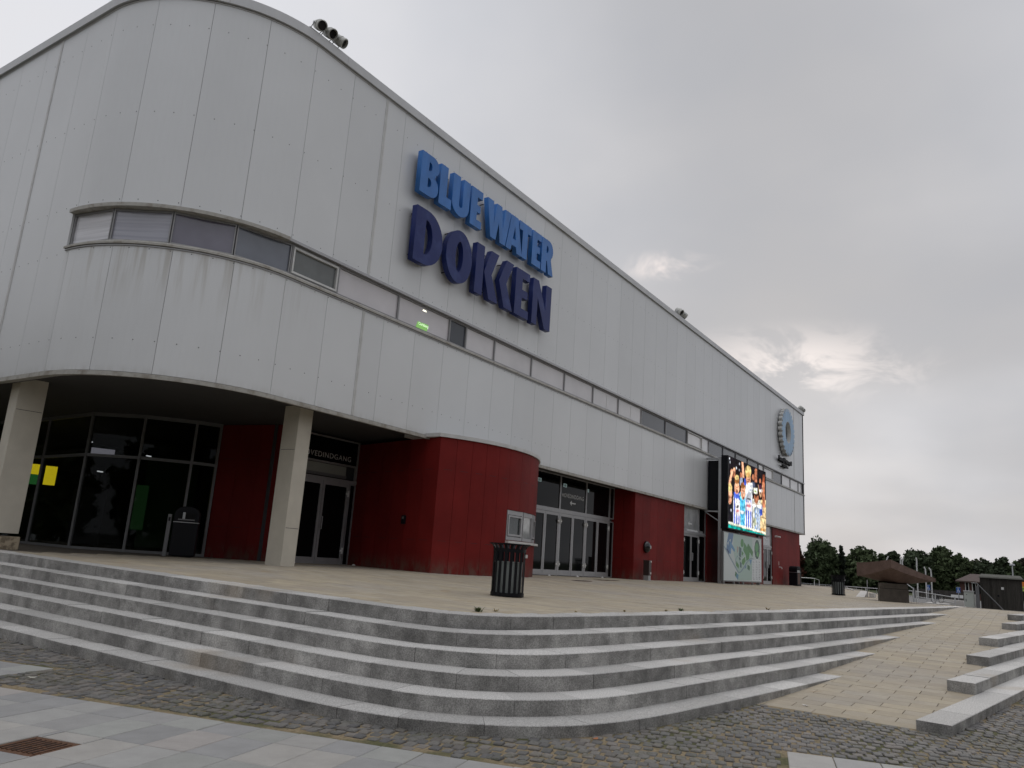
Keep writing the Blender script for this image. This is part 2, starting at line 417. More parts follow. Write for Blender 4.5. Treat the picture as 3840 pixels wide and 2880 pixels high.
class Path:
    def __init__(self, pts):
        self.p = np.array(pts); d = np.diff(self.p, axis=0); self.l = np.r_[0, np.cumsum(np.hypot(d[:, 0], d[:, 1]))]
        self.len = self.l[-1]
    def at(self, s):
        return np.array([np.interp(s, self.l, self.p[:, 0]), np.interp(s, self.l, self.p[:, 1])])
    def nrm(self, s):  # pointing inwards (towards the terrace)
        a, b = self.at(max(0, s - .05)), self.at(min(self.len, s + .05)); t = (b - a) / max(1e-9, np.linalg.norm(b - a))
        return np.array([-t[1], t[0]])
PATH = {k: Path(chaikin(v)) for k, v in NOS.items()}
def ynos(k, x):
    p = PATH[k].p; m = p[:, 0] > 8
    return float(np.interp(x, p[m][:, 0], p[m][:, 1]))

RX = [10.5, 13.92, 17.2, 20.8, 26.85, 30.8, 36.6, 38.5]
RZ = [0.0, .114, .27, .425, .582, .74, .90, .90]
def zramp(x): return float(np.interp(x, RX, RZ))
BST = [(10.49, 1.23), (13.86, 1.19), (17.2, 1.14), (20.77, 1.12), (26.72, .86), (30.56, .81)]   # where the steps right of the ramp begin
def yb(x):
    i = max([0] + [j for j, b in enumerate(BST) if b[0] <= x])
    return BST[i][1] - .125 * (x - BST[i][0])
def yl(x):
    k = 1 + sum(x > r for r in RX[1:6])
    return ynos(min(k, 6), x) if x < 36.6 else 4.5

# --- flagged and cobbled pavement in front of the stairs
O2 = np.array([4.66, 6.77]); UU = np.array([.2714, -.9625]); VV = np.array([.9625, .2714])
pv = MB().add([(-6, -14, .004), (70, -14, .004), (70, 30, .004), (-6, 30, .004)], [(0, 1, 2, 3)])
pave = struct(pv.build('cobbled_pavement', MT['sand']))
def field(a, b):
    """which flagstone field a point lies in (a along the edge, b outwards)"""
    if -2.02 < a and b < 0.0: return 'A'
    if a < -2.56 and b < 1.13: return 'B'
    if a > 5.44 and b < 1.98: return 'C'
    return None
FLAGC = [(.335, .33, .315), (.35, .34, .32), (.315, .31, .30), (.30, .297, .29), (.32, .322, .302), (.365, .35, .325), (.35, .328, .308), (.30, .302, .283), (.285, .283, .278)]
def flag(a0, a1, b0, b1, big):
    cs = [O2 + UU * a + VV * b for a, b in ((a0, b0), (a1, b0), (a1, b1), (a0, b1))]
    m = MB(); z = RNG.normal(0, .0015) + .012
    c = sum(cs) / 4; bev = .006
    top = [(*(p + (c - p) / np.linalg.norm(c - p) * bev * 1.4), z) for p in cs]; mid = [(*p, z - .005) for p in cs]; low = [(*p, -.03) for p in cs]
    m.add(top + mid + low, [(0, 1, 2, 3)] + [(4 + i, 4 + (i + 1) % 4, (i + 1) % 4, i) for i in range(4)] + [(8 + i, 8 + (i + 1) % 4, 4 + (i + 1) % 4, 4 + i) for i in range(4)])
    o = m.build('flagstone', MT['flag'], pave)
    col = np.array(FLAGC[RNG.integers(len(FLAGC))]) * RNG.uniform(.88, .98)
    at = o.data.color_attributes.new('tone', 'FLOAT_COLOR', 'POINT')
    at.data.foreach_set('color', np.tile([*col, 1], len(o.data.vertices)))
g = .006
MAN_A, MAN_B = (-.12, .33), (-1.66, -1.22)
for name, a0, a1, rows in (('A', -2.0, 7.4, [(-.40, 0), (-1.0, -.40), (-1.6, -1.0), (-2.2, -1.6), (-2.8, -2.2), (-3.4, -2.8)]),
                           ('B', -6.0, -2.57, [(.73, 1.13), (.13, .73), (-.47, .13), (-1.07, -.47), (-1.67, -1.07)]),
                           ('C', 5.46, 9.4, [(1.38, 1.98), (.78, 1.38), (.18, .78)])):
    for j, (b0, b1) in enumerate(rows):
        a = a0
        while a < a1 - .05:
            w = .385 if name != 'C' else .40
            c = O2 + UU * (a + w / 2) + VV * ((b0 + b1) / 2)
            if in_view(np.array([*c, 0.0]), 900):
                ov = name == 'A' and not (a + w < MAN_A[0] or a > MAN_A[1]) and not (b1 < MAN_B[0] or b0 > MAN_B[1])
                if not ov: flag(a + g / 2, a + w - g / 2, b0 + g / 2, b1 - g / 2, True)
                else:
                    if a < MAN_A[0] - .02: flag(a + g / 2, MAN_A[0] - g, b0 + g / 2, b1 - g / 2, True)
                    if a + w > MAN_A[1] + .02: flag(MAN_A[1] + g, a + w - g / 2, b0 + g / 2, b1 - g / 2, True)
                    la, ra = max(a, MAN_A[0]), min(a + w, MAN_A[1])
                    if b0 < MAN_B[0] - .03: flag(la + g / 2, ra - g / 2, b0 + g / 2, MAN_B[0] - g, True)
                    if b1 > MAN_B[1] + .03: flag(la + g / 2, ra - g / 2, MAN_B[1] + g, b1 - g / 2, True)
            a += w

# --- setts: rounded blocks, rows jittered
def sett_proto(seed):
    r = np.random.default_rng(seed); lx, ly = .049 * r.uniform(.84, 1.06), .068 * r.uniform(.82, 1.06)
    ring = []
    for (sx, sy) in ((-1, -1), (1, -1), (1, 1), (-1, 1)):
        x, y = sx * lx * r.uniform(.9, 1.05), sy * ly * r.uniform(.9, 1.05); c = .2
        p1, p2 = (x, y * (1 - c)), (x * (1 - c), y)
        ring += [p1, p2] if sx * sy > 0 else [p2, p1]
    n = 8; v = []
    for sc, z in ((1.0, -.03), (1.0, .008), (.86, .016)):
        v += [(x * sc, y * sc, z + r.normal(0, .0015)) for x, y in ring]
    v.append((0, 0, .018))
    f = [(i + n * k, (i + 1) % n + n * k, (i + 1) % n + n * (k + 1), i + n * (k + 1)) for k in range(2) for i in range(n)]
    f += [(16 + i, 16 + (i + 1) % n, 24) for i in range(n)]
    return np.array(v), f
PROT = [sett_proto(s) for s in range(10)]
SETC = 1.18 * np.array([(.095, .092, .088), (.11, .107, .102), (.125, .119, .11), (.088, .086, .085), (.115, .111, .102), (.135, .125, .113), (.102, .094, .086), (.145, .132, .118)])
spots = []
bpol = [tuple(p) for p in PATH[1].p] + [(15, 8), (8, 24)]
for j in range(-18, 100):
    b = j * .156 + .5
    aa = np.arange(-9.0, 14.0, .114) + (j % 2) * .057
    for a in aa:
        aj, bj = a + RNG.normal(0, .010), b + RNG.normal(0, .010) + .03 * math.sin(a * 1.7 + j)
        spots.append((aj, bj))
spots = np.array(spots); P2 = O2 + spots[:, :1] * UU + spots[:, 1:] * VV
keep = in_view(np.c_[P2, np.zeros(len(P2))], 260)
keep &= ~in_poly(P2[:, 0], P2[:, 1], bpol) & (P2[:, 0] < 21)
inr = (P2[:, 0] > 10.46) & (P2[:, 1] > np.array([.90 - .125 * (x - 10.43) for x in P2[:, 0]]))
keep &= ~inr & ~((P2[:, 0] > 14) & (P2[:, 1] > .3))
sa, sb = spots[:, 0], spots[:, 1]
keep &= ~(((sa > -2.07) & (sb < .06)) | ((sa < -2.50) & (sb < 1.19)) | ((sa > 5.39) & (sb < 2.05)))
spots, P2 = spots[keep], P2[keep]
dist = np.hypot(P2[:, 0], P2[:, 1]); inside = in_view(np.c_[P2, np.zeros(len(P2))], -20)
order = np.argsort(np.where(inside, dist, dist + 50)); ang0 = math.atan2(UU[1], UU[0])
pm = []
for pi_, (pvv, pff) in enumerate(PROT):
    for ci in range(len(SETC)):
        me = bpy.data.meshes.new('sett'); me.from_pydata([tuple(q) for q in pvv], [], pff); me.materials.append(MT['sett'])
        at = me.color_attributes.new('tone', 'FLOAT_COLOR', 'POINT'); at.data.foreach_set('color', np.tile([*SETC[ci], 1], len(pvv))); pm.append(me)
for i in order[:300]:
    o = link('sett', pm[RNG.integers(len(pm))], None, pave)
    o.location = (P2[i, 0], P2[i, 1], RNG.normal(0, .003)); o.rotation_euler = (RNG.normal(0, .03), RNG.normal(0, .03), ang0 + RNG.normal(0, .07) + math.pi * RNG.integers(2))
vv, ff, tt = [], [], []; base = 0
for i in order[300:]:
    pvv, pff = PROT[RNG.integers(10)]; a = ang0 + RNG.normal(0, .07) + math.pi * RNG.integers(2); c, s = math.cos(a), math.sin(a)
    q = np.c_[c * pvv[:, 0] - s * pvv[:, 1] + P2[i, 0], s * pvv[:, 0] + c * pvv[:, 1] + P2[i, 1], pvv[:, 2] + RNG.normal(0, .003)]
    vv.append(q); ff += [tuple(x + base for x in f) for f in pff]; base += len(pvv)
    tt.append(np.tile([*(SETC[RNG.integers(len(SETC))] * RNG.uniform(.9, 1.1)), 1], (len(pvv), 1)))
me = bpy.data.meshes.new('sett_paving'); me.from_pydata(np.vstack(vv).tolist(), [], ff)
me.color_attributes.new('tone', 'FLOAT_COLOR', 'POINT').data.foreach_set('color', np.vstack(tt).ravel())
stuff(link('sett_paving', me, MT['sett'], pave))
print('setts', len(order))

# --- stairs: every granite block a part
def step_block(parent, path, s0, s1, k, zf, depth=.46, flat_end=None):
    n = max(1, int(math.ceil((s1 - s0) / .22))); ss = np.linspace(s0, s1, n + 1)
    ox, oz = RNG.normal(0, .003), RNG.normal(0, .0015); ch = .007
    prof = lambda z: [(ox, z - .19), (ox, z - ch), (ox + ch, z), (depth, z), (depth, z - .19)]
    v, f = [], []
    for s in ss:
        p, nn = path.at(s), path.nrm(s); z = zf(p[1]) + oz
        v += [(*(p + nn * d), zz) for d, zz in prof(z)]
    m = 5
    for i in range(n):
        for j in range(m):
            f.append((i * m + j, i * m + (j + 1) % m, (i + 1) * m + (j + 1) % m, (i + 1) * m + j))
    f += [tuple(range(m)), tuple(n * m + j for j in range(m - 1, -1, -1))]
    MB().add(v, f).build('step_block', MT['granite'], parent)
stairs = thing('granite_stairs', 'wide grey granite stairs of six steps wrapping round the terrace corner', 'stairs', (6.4, 4.5, 0))
for k in range(1, 7):
    p = PATH[k]; s = RNG.uniform(0.2, .9)
    # skip what lies far beyond the left picture border
    while p.at(s)[1] > 21: s += .5
    while s < p.len - .3:
        q = p.at(s); L = RNG.uniform(.62, 1.25) if q[1] > 3.5 or q[0] < 8 else RNG.uniform(.8, 1.35)
        if q[0] > 16: L = RNG.uniform(1.2, 2.0)
        e = min(s + L, p.len)
        if p.len - e < .4: e = p.len
        step_block(stairs, p, s + .002, e - .002, k, lambda y, k=k: zstep(k, y)); s = e
stairs2 = thing('granite_stairs', 'short granite steps starting as separate blocks at the far side of the ramp', 'stairs', (11, .6, 0))
dirx = np.array([1, -.125]) / math.hypot(1, .125); perp = np.array([.125, 1]) / math.hypot(1, .125)
for k, (bx, by) in enumerate(BST, 1):
    st = np.array([bx - .05, by - .355]); L = 11.0; p = Path([st, st + dirx * L]); s = 0.0
    while s < L - .1:
        e = min(L, s + RNG.uniform(1.0, 1.5))
        step_block(stairs2, p, s + .0015, e - .0015, k, lambda y, k=k: ZK[k] + .004, depth=.365 if s < 2.8 else .40); s = e

# --- ramp
def cdt_sheet(name, poly, pts_in, zf, m, parent=None):
    pts = [Vector(p) for p in poly] + [Vector(p) for p in pts_in]; n = len(poly)
    r = geometry.delaunay_2d_cdt(pts, [(i, (i + 1) % n) for i in range(n)], [list(range(n))], 1, 1e-5)
    mb = MB().add([(p.x, p.y, zf(p.x, p.y)) for p in r[0]], [tuple(f) for f in r[2]])
    return mb.build(name, m, parent)
xs = np.linspace(10.5, 38.4, 113)
poly = [(x, yb(x) - .2) for x in xs] + [(x, yl(x) + .22) for x in xs[::-1]]
ramp = struct(cdt_sheet('ramp', poly, [], lambda x, y: zramp(x) - .012, MT['joint']))
PAVC = [(.355, .308, .232), (.37, .322, .243), (.345, .298, .226), (.337, .296, .23), (.378, .326, .24), (.36, .318, .25)]
def paver_geo(x0, x1, y0, y1, zf, dz=0.0):
    gp = .004; x0, x1, y0, y1 = x0 + gp, x1 - gp, y0 + gp, y1 - gp; c = .005
    z = [zf(x, y) + dz for x, y in ((x0, y0), (x1, y0), (x1, y1), (x0, y1))]
    low = [(x0, y0, z[0] - .02), (x1, y0, z[1] - .02), (x1, y1, z[2] - .02), (x0, y1, z[3] - .02)]
    mid = [(p[0], p[1], p[2] + .016) for p in low]
    top = [(x0 + c, y0 + c, z[0]), (x1 - c, y0 + c, z[1]), (x1 - c, y1 - c, z[2]), (x0 + c, y1 - c, z[3])]
    f = [(8, 9, 10, 11)] + [(4 + i, 4 + (i + 1) % 4, 8 + (i + 1) % 4, 8 + i) for i in range(4)] + [(i, (i + 1) % 4, 4 + (i + 1) % 4, 4 + i) for i in range(4)]
    return low + mid + top, f
def tone_attr(me, cols):
    me.color_attributes.new('tone', 'FLOAT_COLOR', 'POINT').data.foreach_set('color', np.asarray(cols, float).ravel())
def lay_pavers(rects, zf, parent, nmax, namestuff):
    """rects sorted by size in view; the first nmax become parts, the rest one mesh"""
    V, F, T = [], [], []
    for i, (x0, x1, y0, y1) in enumerate(rects):
        v, f = paver_geo(x0, x1, y0, y1, zf, RNG.normal(0, .0012)); c = np.array(PAVC[RNG.integers(len(PAVC))]) * RNG.uniform(.96, 1.10)
        if i < nmax:
            me = bpy.data.meshes.new('paver'); me.from_pydata(v, [], f); tone_attr(me, np.tile([*c, 1], (12, 1))); link('paver', me, MT['paver'], parent)
        else:
            o = len(V); V += v; F += [tuple(a + o for a in q) for q in f]; T += [[*c, 1]] * 12
    if V:
        me = bpy.data.meshes.new(namestuff); me.from_pydata(V, [], F); tone_attr(me, T); stuff(link(namestuff, me, MT['paver'], parent))
rects = []
for i, x in enumerate(np.arange(10.52, 36.5, .3)):
    lo, hi = yb(x + .15) - .18, max(yl(x), yl(x + .3)) + .12
    y = math.floor(lo / .6) * .6 + (.3 if i % 2 else 0) - .6
    while y < hi:
        y0, y1 = max(y, lo), min(y + .6, hi)
        if y1 - y0 > .06: rects.append((x, x + .3, y0, y1))
        y += .6
lay_pavers(rects, lambda x, y: zramp(x), ramp, 300, 'paver_field')

# --- terrace
def zter(x, y):
    a = float(np.interp(y, [2, 5.3, 8.2, 12.9, 30], [.90, .90, .925, 1.08, 1.085]))
    w = min(1, max(0, (x - 7.9) / 3.0)); w = w * w * (3 - 2 * w)
    return (zstep(6, y)) * (1 - w) + a * w if y > 5.8 else a
p6 = PATH[6]; inner = []
for s in np.arange(0, p6.len, .25):
    q = p6.at(s) + p6.nrm(s) * .38
    if q[0] < 36.4: inner.append(tuple(q))
tpoly = inner + [(36.5, 2.9), (36.5, .35), (38.4, .2), (38.4, 3.3), (39.2, 4.6), (68.9, 11.6), (74, 14.8), (74.3, 30), (8, 30)]
gx, gy = np.meshgrid(np.arange(8.2, 74, .9), np.arange(3, 30, .45)); ok = in_poly(gx.ravel(), gy.ravel(), tpoly)
terrace = struct(cdt_sheet('terrace', tpoly, list(zip(gx.ravel()[ok], gy.ravel()[ok])), lambda x, y: zter(x, y) - .012, MT['joint']))
rects = []
for i, x in enumerate(np.arange(7.8, 62, .3)):
    for y in np.arange(2.4 + (.3 if i % 2 else 0), 17.4, .6):
        rects.append((x, x + .3, y, y + .6))
rects = np.array(rects); cx, cy = (rects[:, 0] + rects[:, 1]) / 2, (rects[:, 2] + rects[:, 3]) / 2
ok = np.ones(len(rects), bool)
ip = [(x, y) for x, y in inner]
tp_in = [tuple(p6.at(s) + p6.nrm(s) * .40) for s in np.arange(0, p6.len, .25)]
tp_in = [q for q in tp_in if q[0] < 37.5] + [(38.4, 2.2), (38.4, 3.3), (39.2, 4.6), (62, 9.9), (62, 18), (7.9, 18)]
# keep a paver whose middle is inside; trim those crossing the kerb line
cand = []
ins = in_poly(cx, cy, tp_in)
c4 = [in_poly(rects[:, a], rects[:, b], tp_in) for a, b in ((0, 2), (1, 2), (0, 3), (1, 3))]
allin = c4[0] & c4[1] & c4[2] & c4[3]; anyin = c4[0] | c4[1] | c4[2] | c4[3]
for i in np.nonzero(allin)[0]: cand.append(tuple(rects[i]))
for i in np.nonzero(anyin & ~allin)[0]:
    x0, x1, y0, y1 = rects[i]
    for a in np.linspace(y0, y1, 5)[:-1]:
        for b in np.linspace(x0, x1, 3)[:-1]:
            if in_poly([b + .075], [a + .075], tp_in)[0]: cand.append((b - .003, b + .153, a - .003, a + .153))
cand = np.array(cand); mid = np.c_[(cand[:, 0] + cand[:, 1]) / 2, (cand[:, 2] + cand[:, 3]) / 2]
vis = in_view(np.c_[mid, np.full(len(mid), 1.0)], 200); cand, mid = cand[vis], mid[vis]
full = (cand[:, 1] - cand[:, 0]) > .25
d = np.hypot(mid[:, 0], mid[:, 1]) + np.where(full, 0, 60) + np.where(in_view(np.c_[mid, np.full(len(mid), 1.0)], -10), 0, 40)
cand = cand[np.argsort(d)]
lay_pavers(cand, zter, terrace, 300, 'paver_field')
print('pavers', len(cand))
# ------------------------------------------------------------------ the arena building
FY, CX, CY, RA = 13.75, 11.03, 17.10, 3.35          # main front plane, corner arc centre and radius
LA = RA * math.pi / 2
XE = 59.6                                            # far end of the front
arena = thing('arena_building', 'large grey metal-clad arena with rounded corner, window band and red ground floor', 'building', (30, 22, 1.08))
def fpos(s, off=0.0):
    if s >= 0: return (CX + s, FY - off)
    if s > -LA:
        a = -s / RA; return (CX - (RA + off) * math.sin(a), CY - (RA + off) * math.cos(a))
    return (CX - RA - off, CY + (-s - LA))
def srange(s0, s1, step=.16):
    pts = [s0]
    for a in (-LA, 0.0):
        if s0 < a < s1: pts.append(a)
    pts.append(s1); out = []
    for a, b in zip(pts[:-1], pts[1:]):
        curved = (a + b) / 2 > -LA and (a + b) / 2 < 0
        n = max(1, int(math.ceil((b - a) / step))) if curved else 1
        out += list(np.linspace(a, b, n + 1)[:-1])
    return out + [s1]
def sweep(mb, s0, s1, prof):
    """closed profile [(off, z)...] swept along the facade line"""
    ss = srange(s0, s1); m = len(prof); v, f = [], []
    for s in ss: v += [(*fpos(s, o), z) for o, z in prof]
    for i in range(len(ss) - 1):
        for j in range(m):
            f.append((i * m + j, i * m + (j + 1) % m, (i + 1) * m + (j + 1) % m, (i + 1) * m + j))
    f += [tuple(range(m)), tuple((len(ss) - 1) * m + j for j in range(m - 1, -1, -1))]
    return mb.add(v, f)
def rect(o0, o1, z0, z1): return [(o0, z0), (o1, z0), (o1, z1), (o0, z1)]
X2S = lambda x: x - CX
SEND, SBEG = X2S(XE), -24.0
# solid body behind the cladding
body = sweep(MB(), SBEG, SEND - .05, rect(-.30, -.17, 4.70, 13.50))
body.box(XE - .3, XE - .02, FY, 45, 4.70, 13.5).box(CX - RA, XE, 44.7, 45, 1.0, 13.5)
wallo = body.build('wall', MT['seam'], arena)
rf = [fpos(s, -.1) for s in srange(SBEG, SEND - .05)] + [(XE - .1, 45), (7.9, 45)]
MB().prism(rf, 13.40, 13.48).build('roof', MT['coping'], arena)
sf = [fpos(s, -.03) for s in srange(SBEG, SEND - .05)] + [(XE - .05, 45), (7.75, 45)]
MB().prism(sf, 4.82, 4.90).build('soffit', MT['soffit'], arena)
# cladding panels
seams = [SBEG]
s = -7.59 - .75
back = [s]
while s > SBEG + 1.3: s -= 1.262; back.append(s)
seams = sorted(back) + [-7.59, -6.39, -5.13, -3.87, -2.60, -1.36, -.13, 1.16, 2.40]
s = X2S(14.18)
while s < X2S(56.2): seams.append(s); s += 1.262
seams += [X2S(56.72), X2S(58.1), SEND]
Z_LO, Z_SILL, Z_HEAD, Z_TOP = 4.76, 7.52, 8.40, 13.455
for a, b in zip(seams[:-1], seams[1:]):
    wide = [x for x in (2.40, -7.59, X2S(56.72)) if abs(a - x) < .01]
    ga = .045 if wide else .004; gb = .045 if [x for x in (2.40, -7.59, X2S(56.72)) if abs(b - x) < .01] else .004
    if b < -LA - .3:                                  # the window band stops just round the corner
        sweep(MB(), a + ga, b - gb, rect(-.05, 0, Z_LO, Z_TOP)).build('wall_panel', MT['panel'], arena)
        continue
    if a < -LA - .02 < b:
        sweep(MB(), a + ga, -LA - .02, rect(-.05, 0, Z_LO, Z_TOP)).build('wall_panel', MT['panel'], arena); a = -LA - .02; ga = 0.001
    if b - a < .05: continue
    sweep(MB(), a + ga, b - gb, rect(-.05, 0, Z_LO, Z_SILL)).build('wall_panel', MT['panel'], arena)
    sweep(MB(), a + ga, b - gb, rect(-.05, 0, Z_HEAD, Z_TOP)).build('wall_panel', MT['panel'], arena)
for s_ in (2.40, -7.59, X2S(56.72)):                  # broad vertical joint strips
    for z0, z1 in (((Z_LO, Z_SILL), (Z_HEAD, Z_TOP)) if s_ > -5 else ((Z_LO, Z_TOP),)):
        m = sweep(MB(), s_ - .046, s_ - .004, rect(-.04, .012, z0, z1)); sweep(m, s_ + .004, s_ + .046, rect(-.04, .012, z0, z1))
        m.build('joint_strip', MT['trim'], arena)
# end wall panels (towards the park)
y = FY + .02
while y < 44:
    e = min(y + 2.5, 44.6); MB().box(XE - .02, XE + .03, y + .006, e - .006, Z_LO, Z_TOP).build('wall_panel', MT['panel'], arena); y = e
for z0, z1 in ((Z_LO, Z_SILL), (Z_HEAD, Z_TOP)):
    sweep(MB(), -LA, SEND - .1, rect(-.16, -.018, z0 + .01, z1 - .01)).build('panel_backing', mat('backing_rail', (.13, .13, .135), .7), arena)
sweep(MB(), SBEG, -LA - .03, rect(-.16, -.018, Z_LO + .01, Z_TOP - .01)).build('panel_backing', bpy.data.materials['backing_rail'], arena)
# screws, far too many to count
sc = MB()
for zz in (5.44, 7.42, 8.52, 10.61, 12.79):
    s = -12.0
    while s < X2S(44):
        if not (s < -LA and zz in (7.42, 8.52)) or True:
            x, y = fpos(s); x1, y1 = fpos(s, .010); d = Vector((x1 - x, y1 - y, 0)).normalized(); t = Vector((-d.y, d.x, 0)); r = .013
            c = Vector((x, y, zz)); ring = [(c + d * .001 + t * r * math.cos(i * math.pi / 3) + Vector((0, 0, r * math.sin(i * math.pi / 3)))) for i in range(6)]
            sc.add([*ring, c + d * .010], [(i, (i + 1) % 6, 6) for i in range(6)])
        s += .425
stuff(sc.build('screws', mat('screw_head', (.10, .10, .105), .5), arena))
# coping in lengths, drip edge
s = SBEG
while s < SEND - .1:
    e = min(s + 3.1, SEND + .06)
    sweep(MB(), s + .003, e - .003, [(-.30, 13.50), (.075, 13.50), (.075, 13.735), (.055, 13.745), (-.30, 13.77)]).build('coping', MT['coping'], arena); s = e
MB().box(XE - .25, XE + .085, FY - .07, 45, 13.50, 13.745).build('coping', MT['coping'], arena)
sweep(MB(), SBEG, SEND, rect(-.06, .014, 13.46, 13.485)).build('coping_drip', MT['trim'], arena)
s = SBEG
while s < SEND - .1:
    e = min(s + 4.0, SEND)
    sweep(MB(), s + .003, e - .003, [(-.25, 4.70), (-.02, 4.66), (.018, 4.66), (.018, 4.75), (-.05, 4.755), (-.25, 4.755)]).build('drip_edge', MT['flash'], arena); s = e
MB().box(XE - .4, XE + .05, FY - .01, 45, 4.66, 4.755).build('drip_edge', MT['flash'], arena)
# ---- window band
sweep(MB(), -LA - .02, SEND, [(-.13, 7.50), (.055, 7.50), (.055, 7.545), (-.02, 7.60), (-.13, 7.60)]).build('window_sill', MT['flash'], arena)
sweep(MB(), -LA - .02, SEND, [(-.13, 7.462), (.03, 7.462), (.03, 7.482), (-.13, 7.482)]).build('sill_flashing', MT['alu'], arena)
sweep(MB(), -LA - .05, -.2, [(-.13, 8.34), (.07, 8.34), (.07, 8.42), (-.13, 8.43)]).build('window_head', MT['flash'], arena)
sweep(MB(), -.2, SEND, [(-.13, 8.345), (.045, 8.345), (.045, 8.41), (-.13, 8.42)]).build('window_head', MT['alu'], arena)
def pane_window(s0, s1, m, opening=False, z0=7.60, z1=8.345):
    a, b = np.array(fpos(s0, -.10)), np.array(fpos(s1, -.10)); d = b - a; L = np.linalg.norm(d); d /= L; n = np.array([d[1], -d[0]])
    if n @ (a - np.array((30, 30))) < 0: n = -n
    def bx(mb, u0, u1, z0_, z1_, o0, o1):
        p = [a + d * u + n * o for u, o in ((u0, o0), (u1, o0), (u1, o1), (u0, o1))]
        return mb.prism([tuple(q) for q in p], z0_, z1_)
    w = .028; fr = MB()
    bx(fr, 0.003, w, z0, z1, -.03, .05); bx(fr, L - w, L - .003, z0, z1, -.03, .05); bx(fr, w, L - w, z0, z0 + .045, -.03, .045); bx(fr, w, L - w, z1 - .05, z1, -.03, .045)
    win = fr.build('window', MT['frame'], arena)
    i0 = w
    if opening:
        sh = MB(); e = .055
        bx(sh, w + .01, w + e, z0 + .05, z1 - .055, -.01, .07); bx(sh, L - w - e, L - w - .01, z0 + .05, z1 - .055, -.01, .07)
        bx(sh, w + e, L - w - e, z0 + .05, z0 + .10, -.01, .07); bx(sh, w + e, L - w - e, z1 - .105, z1 - .055, -.01, .07)
        sh.build('sash', MT['trim'], win)
    pn = MB(); bx(pn, w, L - w, z0 + .045, z1 - .05, -.012, .006); pn.build('pane', m, win)
    return win, a, d, n, L
ARCM = [-LA - .01, -4.05, -2.72, -1.40, -.02]
arcp = [MT['blind'], MT['blind'], MT['blue_glass'], MT['blue_glass']]
for i in range(4):
    pane_window(ARCM[i], ARCM[i + 1], mat('arc_pane', ((.60, .60, .63), (.34, .345, .40), (.15, .145, .19), (.13, .145, .18))[i], .05, 0, .8, var=.16, vscale=.9, stretch=(.4, .4, 14) if i < 2 else None))
L_, D_ = 'L', 'D'
cuts = [(-.02, 1.47, 'O'), (1.47, 3.70, L_), (3.70, 5.95, L_), (5.95, 6.76, D_), (6.76, 8.28, L_)]
xs_ = [19.31, 21.54, 23.82, 26.07, 28.32, 30.62, 33.35, 36.07, 38.16, 39.19, 41.51, 43.73, 46.01, 48.23, 49.31, 51.48, 53.64, 55.87, 58.14, XE - .03]
ty = 'L L L L L D D O L D D D D L O D L L L'.split()
cuts += [(X2S(a), X2S(b), t) for a, b, t in zip(xs_[:-1], xs_[1:], ty)]
PANES = [mat('light_pane', (.58 + .02 * i, .56 + .025 * i, .58 + .02 * i), .05, 0, .8, var=.09, vscale=.55) for i in range(4)]
for i, (a, b, t) in enumerate(cuts):
    m = MT['spandrel'] if t == 'D' else (mat('vent_pane', (.14, .15, .15), .05, 0, .6, var=.1) if (t == 'O' and i == 0) else PANES[min(3, i // 4)])
    win, a_, d_, n_, Lw = pane_window(a, b, m, t == 'O')
    if t == L_ and 8 <= i <= 10:                       # post seen through the glass
        c = a_ + d_ * Lw * .55; MB().prism([tuple(c + d_ * e + n_ * o) for e, o in ((-.025, .007), (.025, .007), (.025, .010), (-.025, .010))], 7.66, 8.28).build('inner_post', MT['trim'], win)
    if i == 2:                                         # green lit sign and ceiling spot inside
        q = lambda u, z: (*(a_ + d_ * u + n_ * .009), z)
        MB().slab([q(.80, 7.66), q(1.28, 7.66), q(1.33, 7.86), q(.86, 7.84)], (0, -.002, 0)).build('lit_sign', mat('green_sign', (.1, .3, .05), .5, emit=(.25, .50, .14), estr=.6), win)
        me = text_mesh('Carlsberg', .11, 0.001); me.transform(Matrix.Translation(Vector((*(a_ + d_ * .90 + n_ * .0125), 7.765)) - Vector(parent_loc(win))) @ Matrix.Rotation(R(90), 4, 'X')); me.materials.clear()
        link('sign_lettering', me, mat('lit_letters', (.6, .8, .5), .5, emit=(.7, .9, .6), estr=.9), win)
        MB().slab([q(1.02, 8.20), q(1.20, 8.20), q(1.17, 8.24), q(1.05, 8.24)], (0, -.002, 0)).build('ceiling_spot', mat('spot_light', (1, 1, .9), .5, emit=(1, .95, .75), estr=1.4), win)

# ---- ground floor
ZT0 = 1.05
def red_wall(p, q, n, z1=4.80):
    """flat red cladding from plan point p to q, n panels; the outer face on the line, depth behind"""
    p, q = np.array(p, float), np.array(q, float); d = (q - p) / np.linalg.norm(q - p); nn = np.array([d[1], -d[0]])
    L = np.linalg.norm(q - p); w = L / n
    for i in range(n):
        a, b = p + d * (w * i + .004), p + d * (w * (i + 1) - .004)
        MB().prism([tuple(x) for x in (a, b, b - nn * .05, a - nn * .05)], ZT0, z1).build('red_panel', MT['red'], arena)
        for z in (1.92, 3.82):
            e = a + d * w * (.15 if i % 2 else .3); f_ = e + d * w * .5
            MB().prism([tuple(x) for x in (e, f_, f_ + nn * .002, e + nn * .002)], z, z + .013).build('joint_slit', MT['slit'], arena)
RC, RR = np.array([18.9, 17.3]), 4.8
def rp(a, off=0.0): return RC + (RR + off) * np.array([math.cos(a), math.sin(a)])
a0 = math.atan2(13.2 - RC[1], 16.3 - RC[0]); a1 = math.atan2(14.6 - RC[1], 22.85 - RC[0])
corner = rp(a0)
TW0, TW1, TZ0, TZ1 = R(-92.5), R(-61.0), 2.10, 2.96    # ticket window opening in the curved wall
ang = list(np.linspace(a0, TW0, 6)) + list(np.linspace(TW0, TW1, 5))[1:] + list(np.linspace(TW1, a1, 4))[1:]
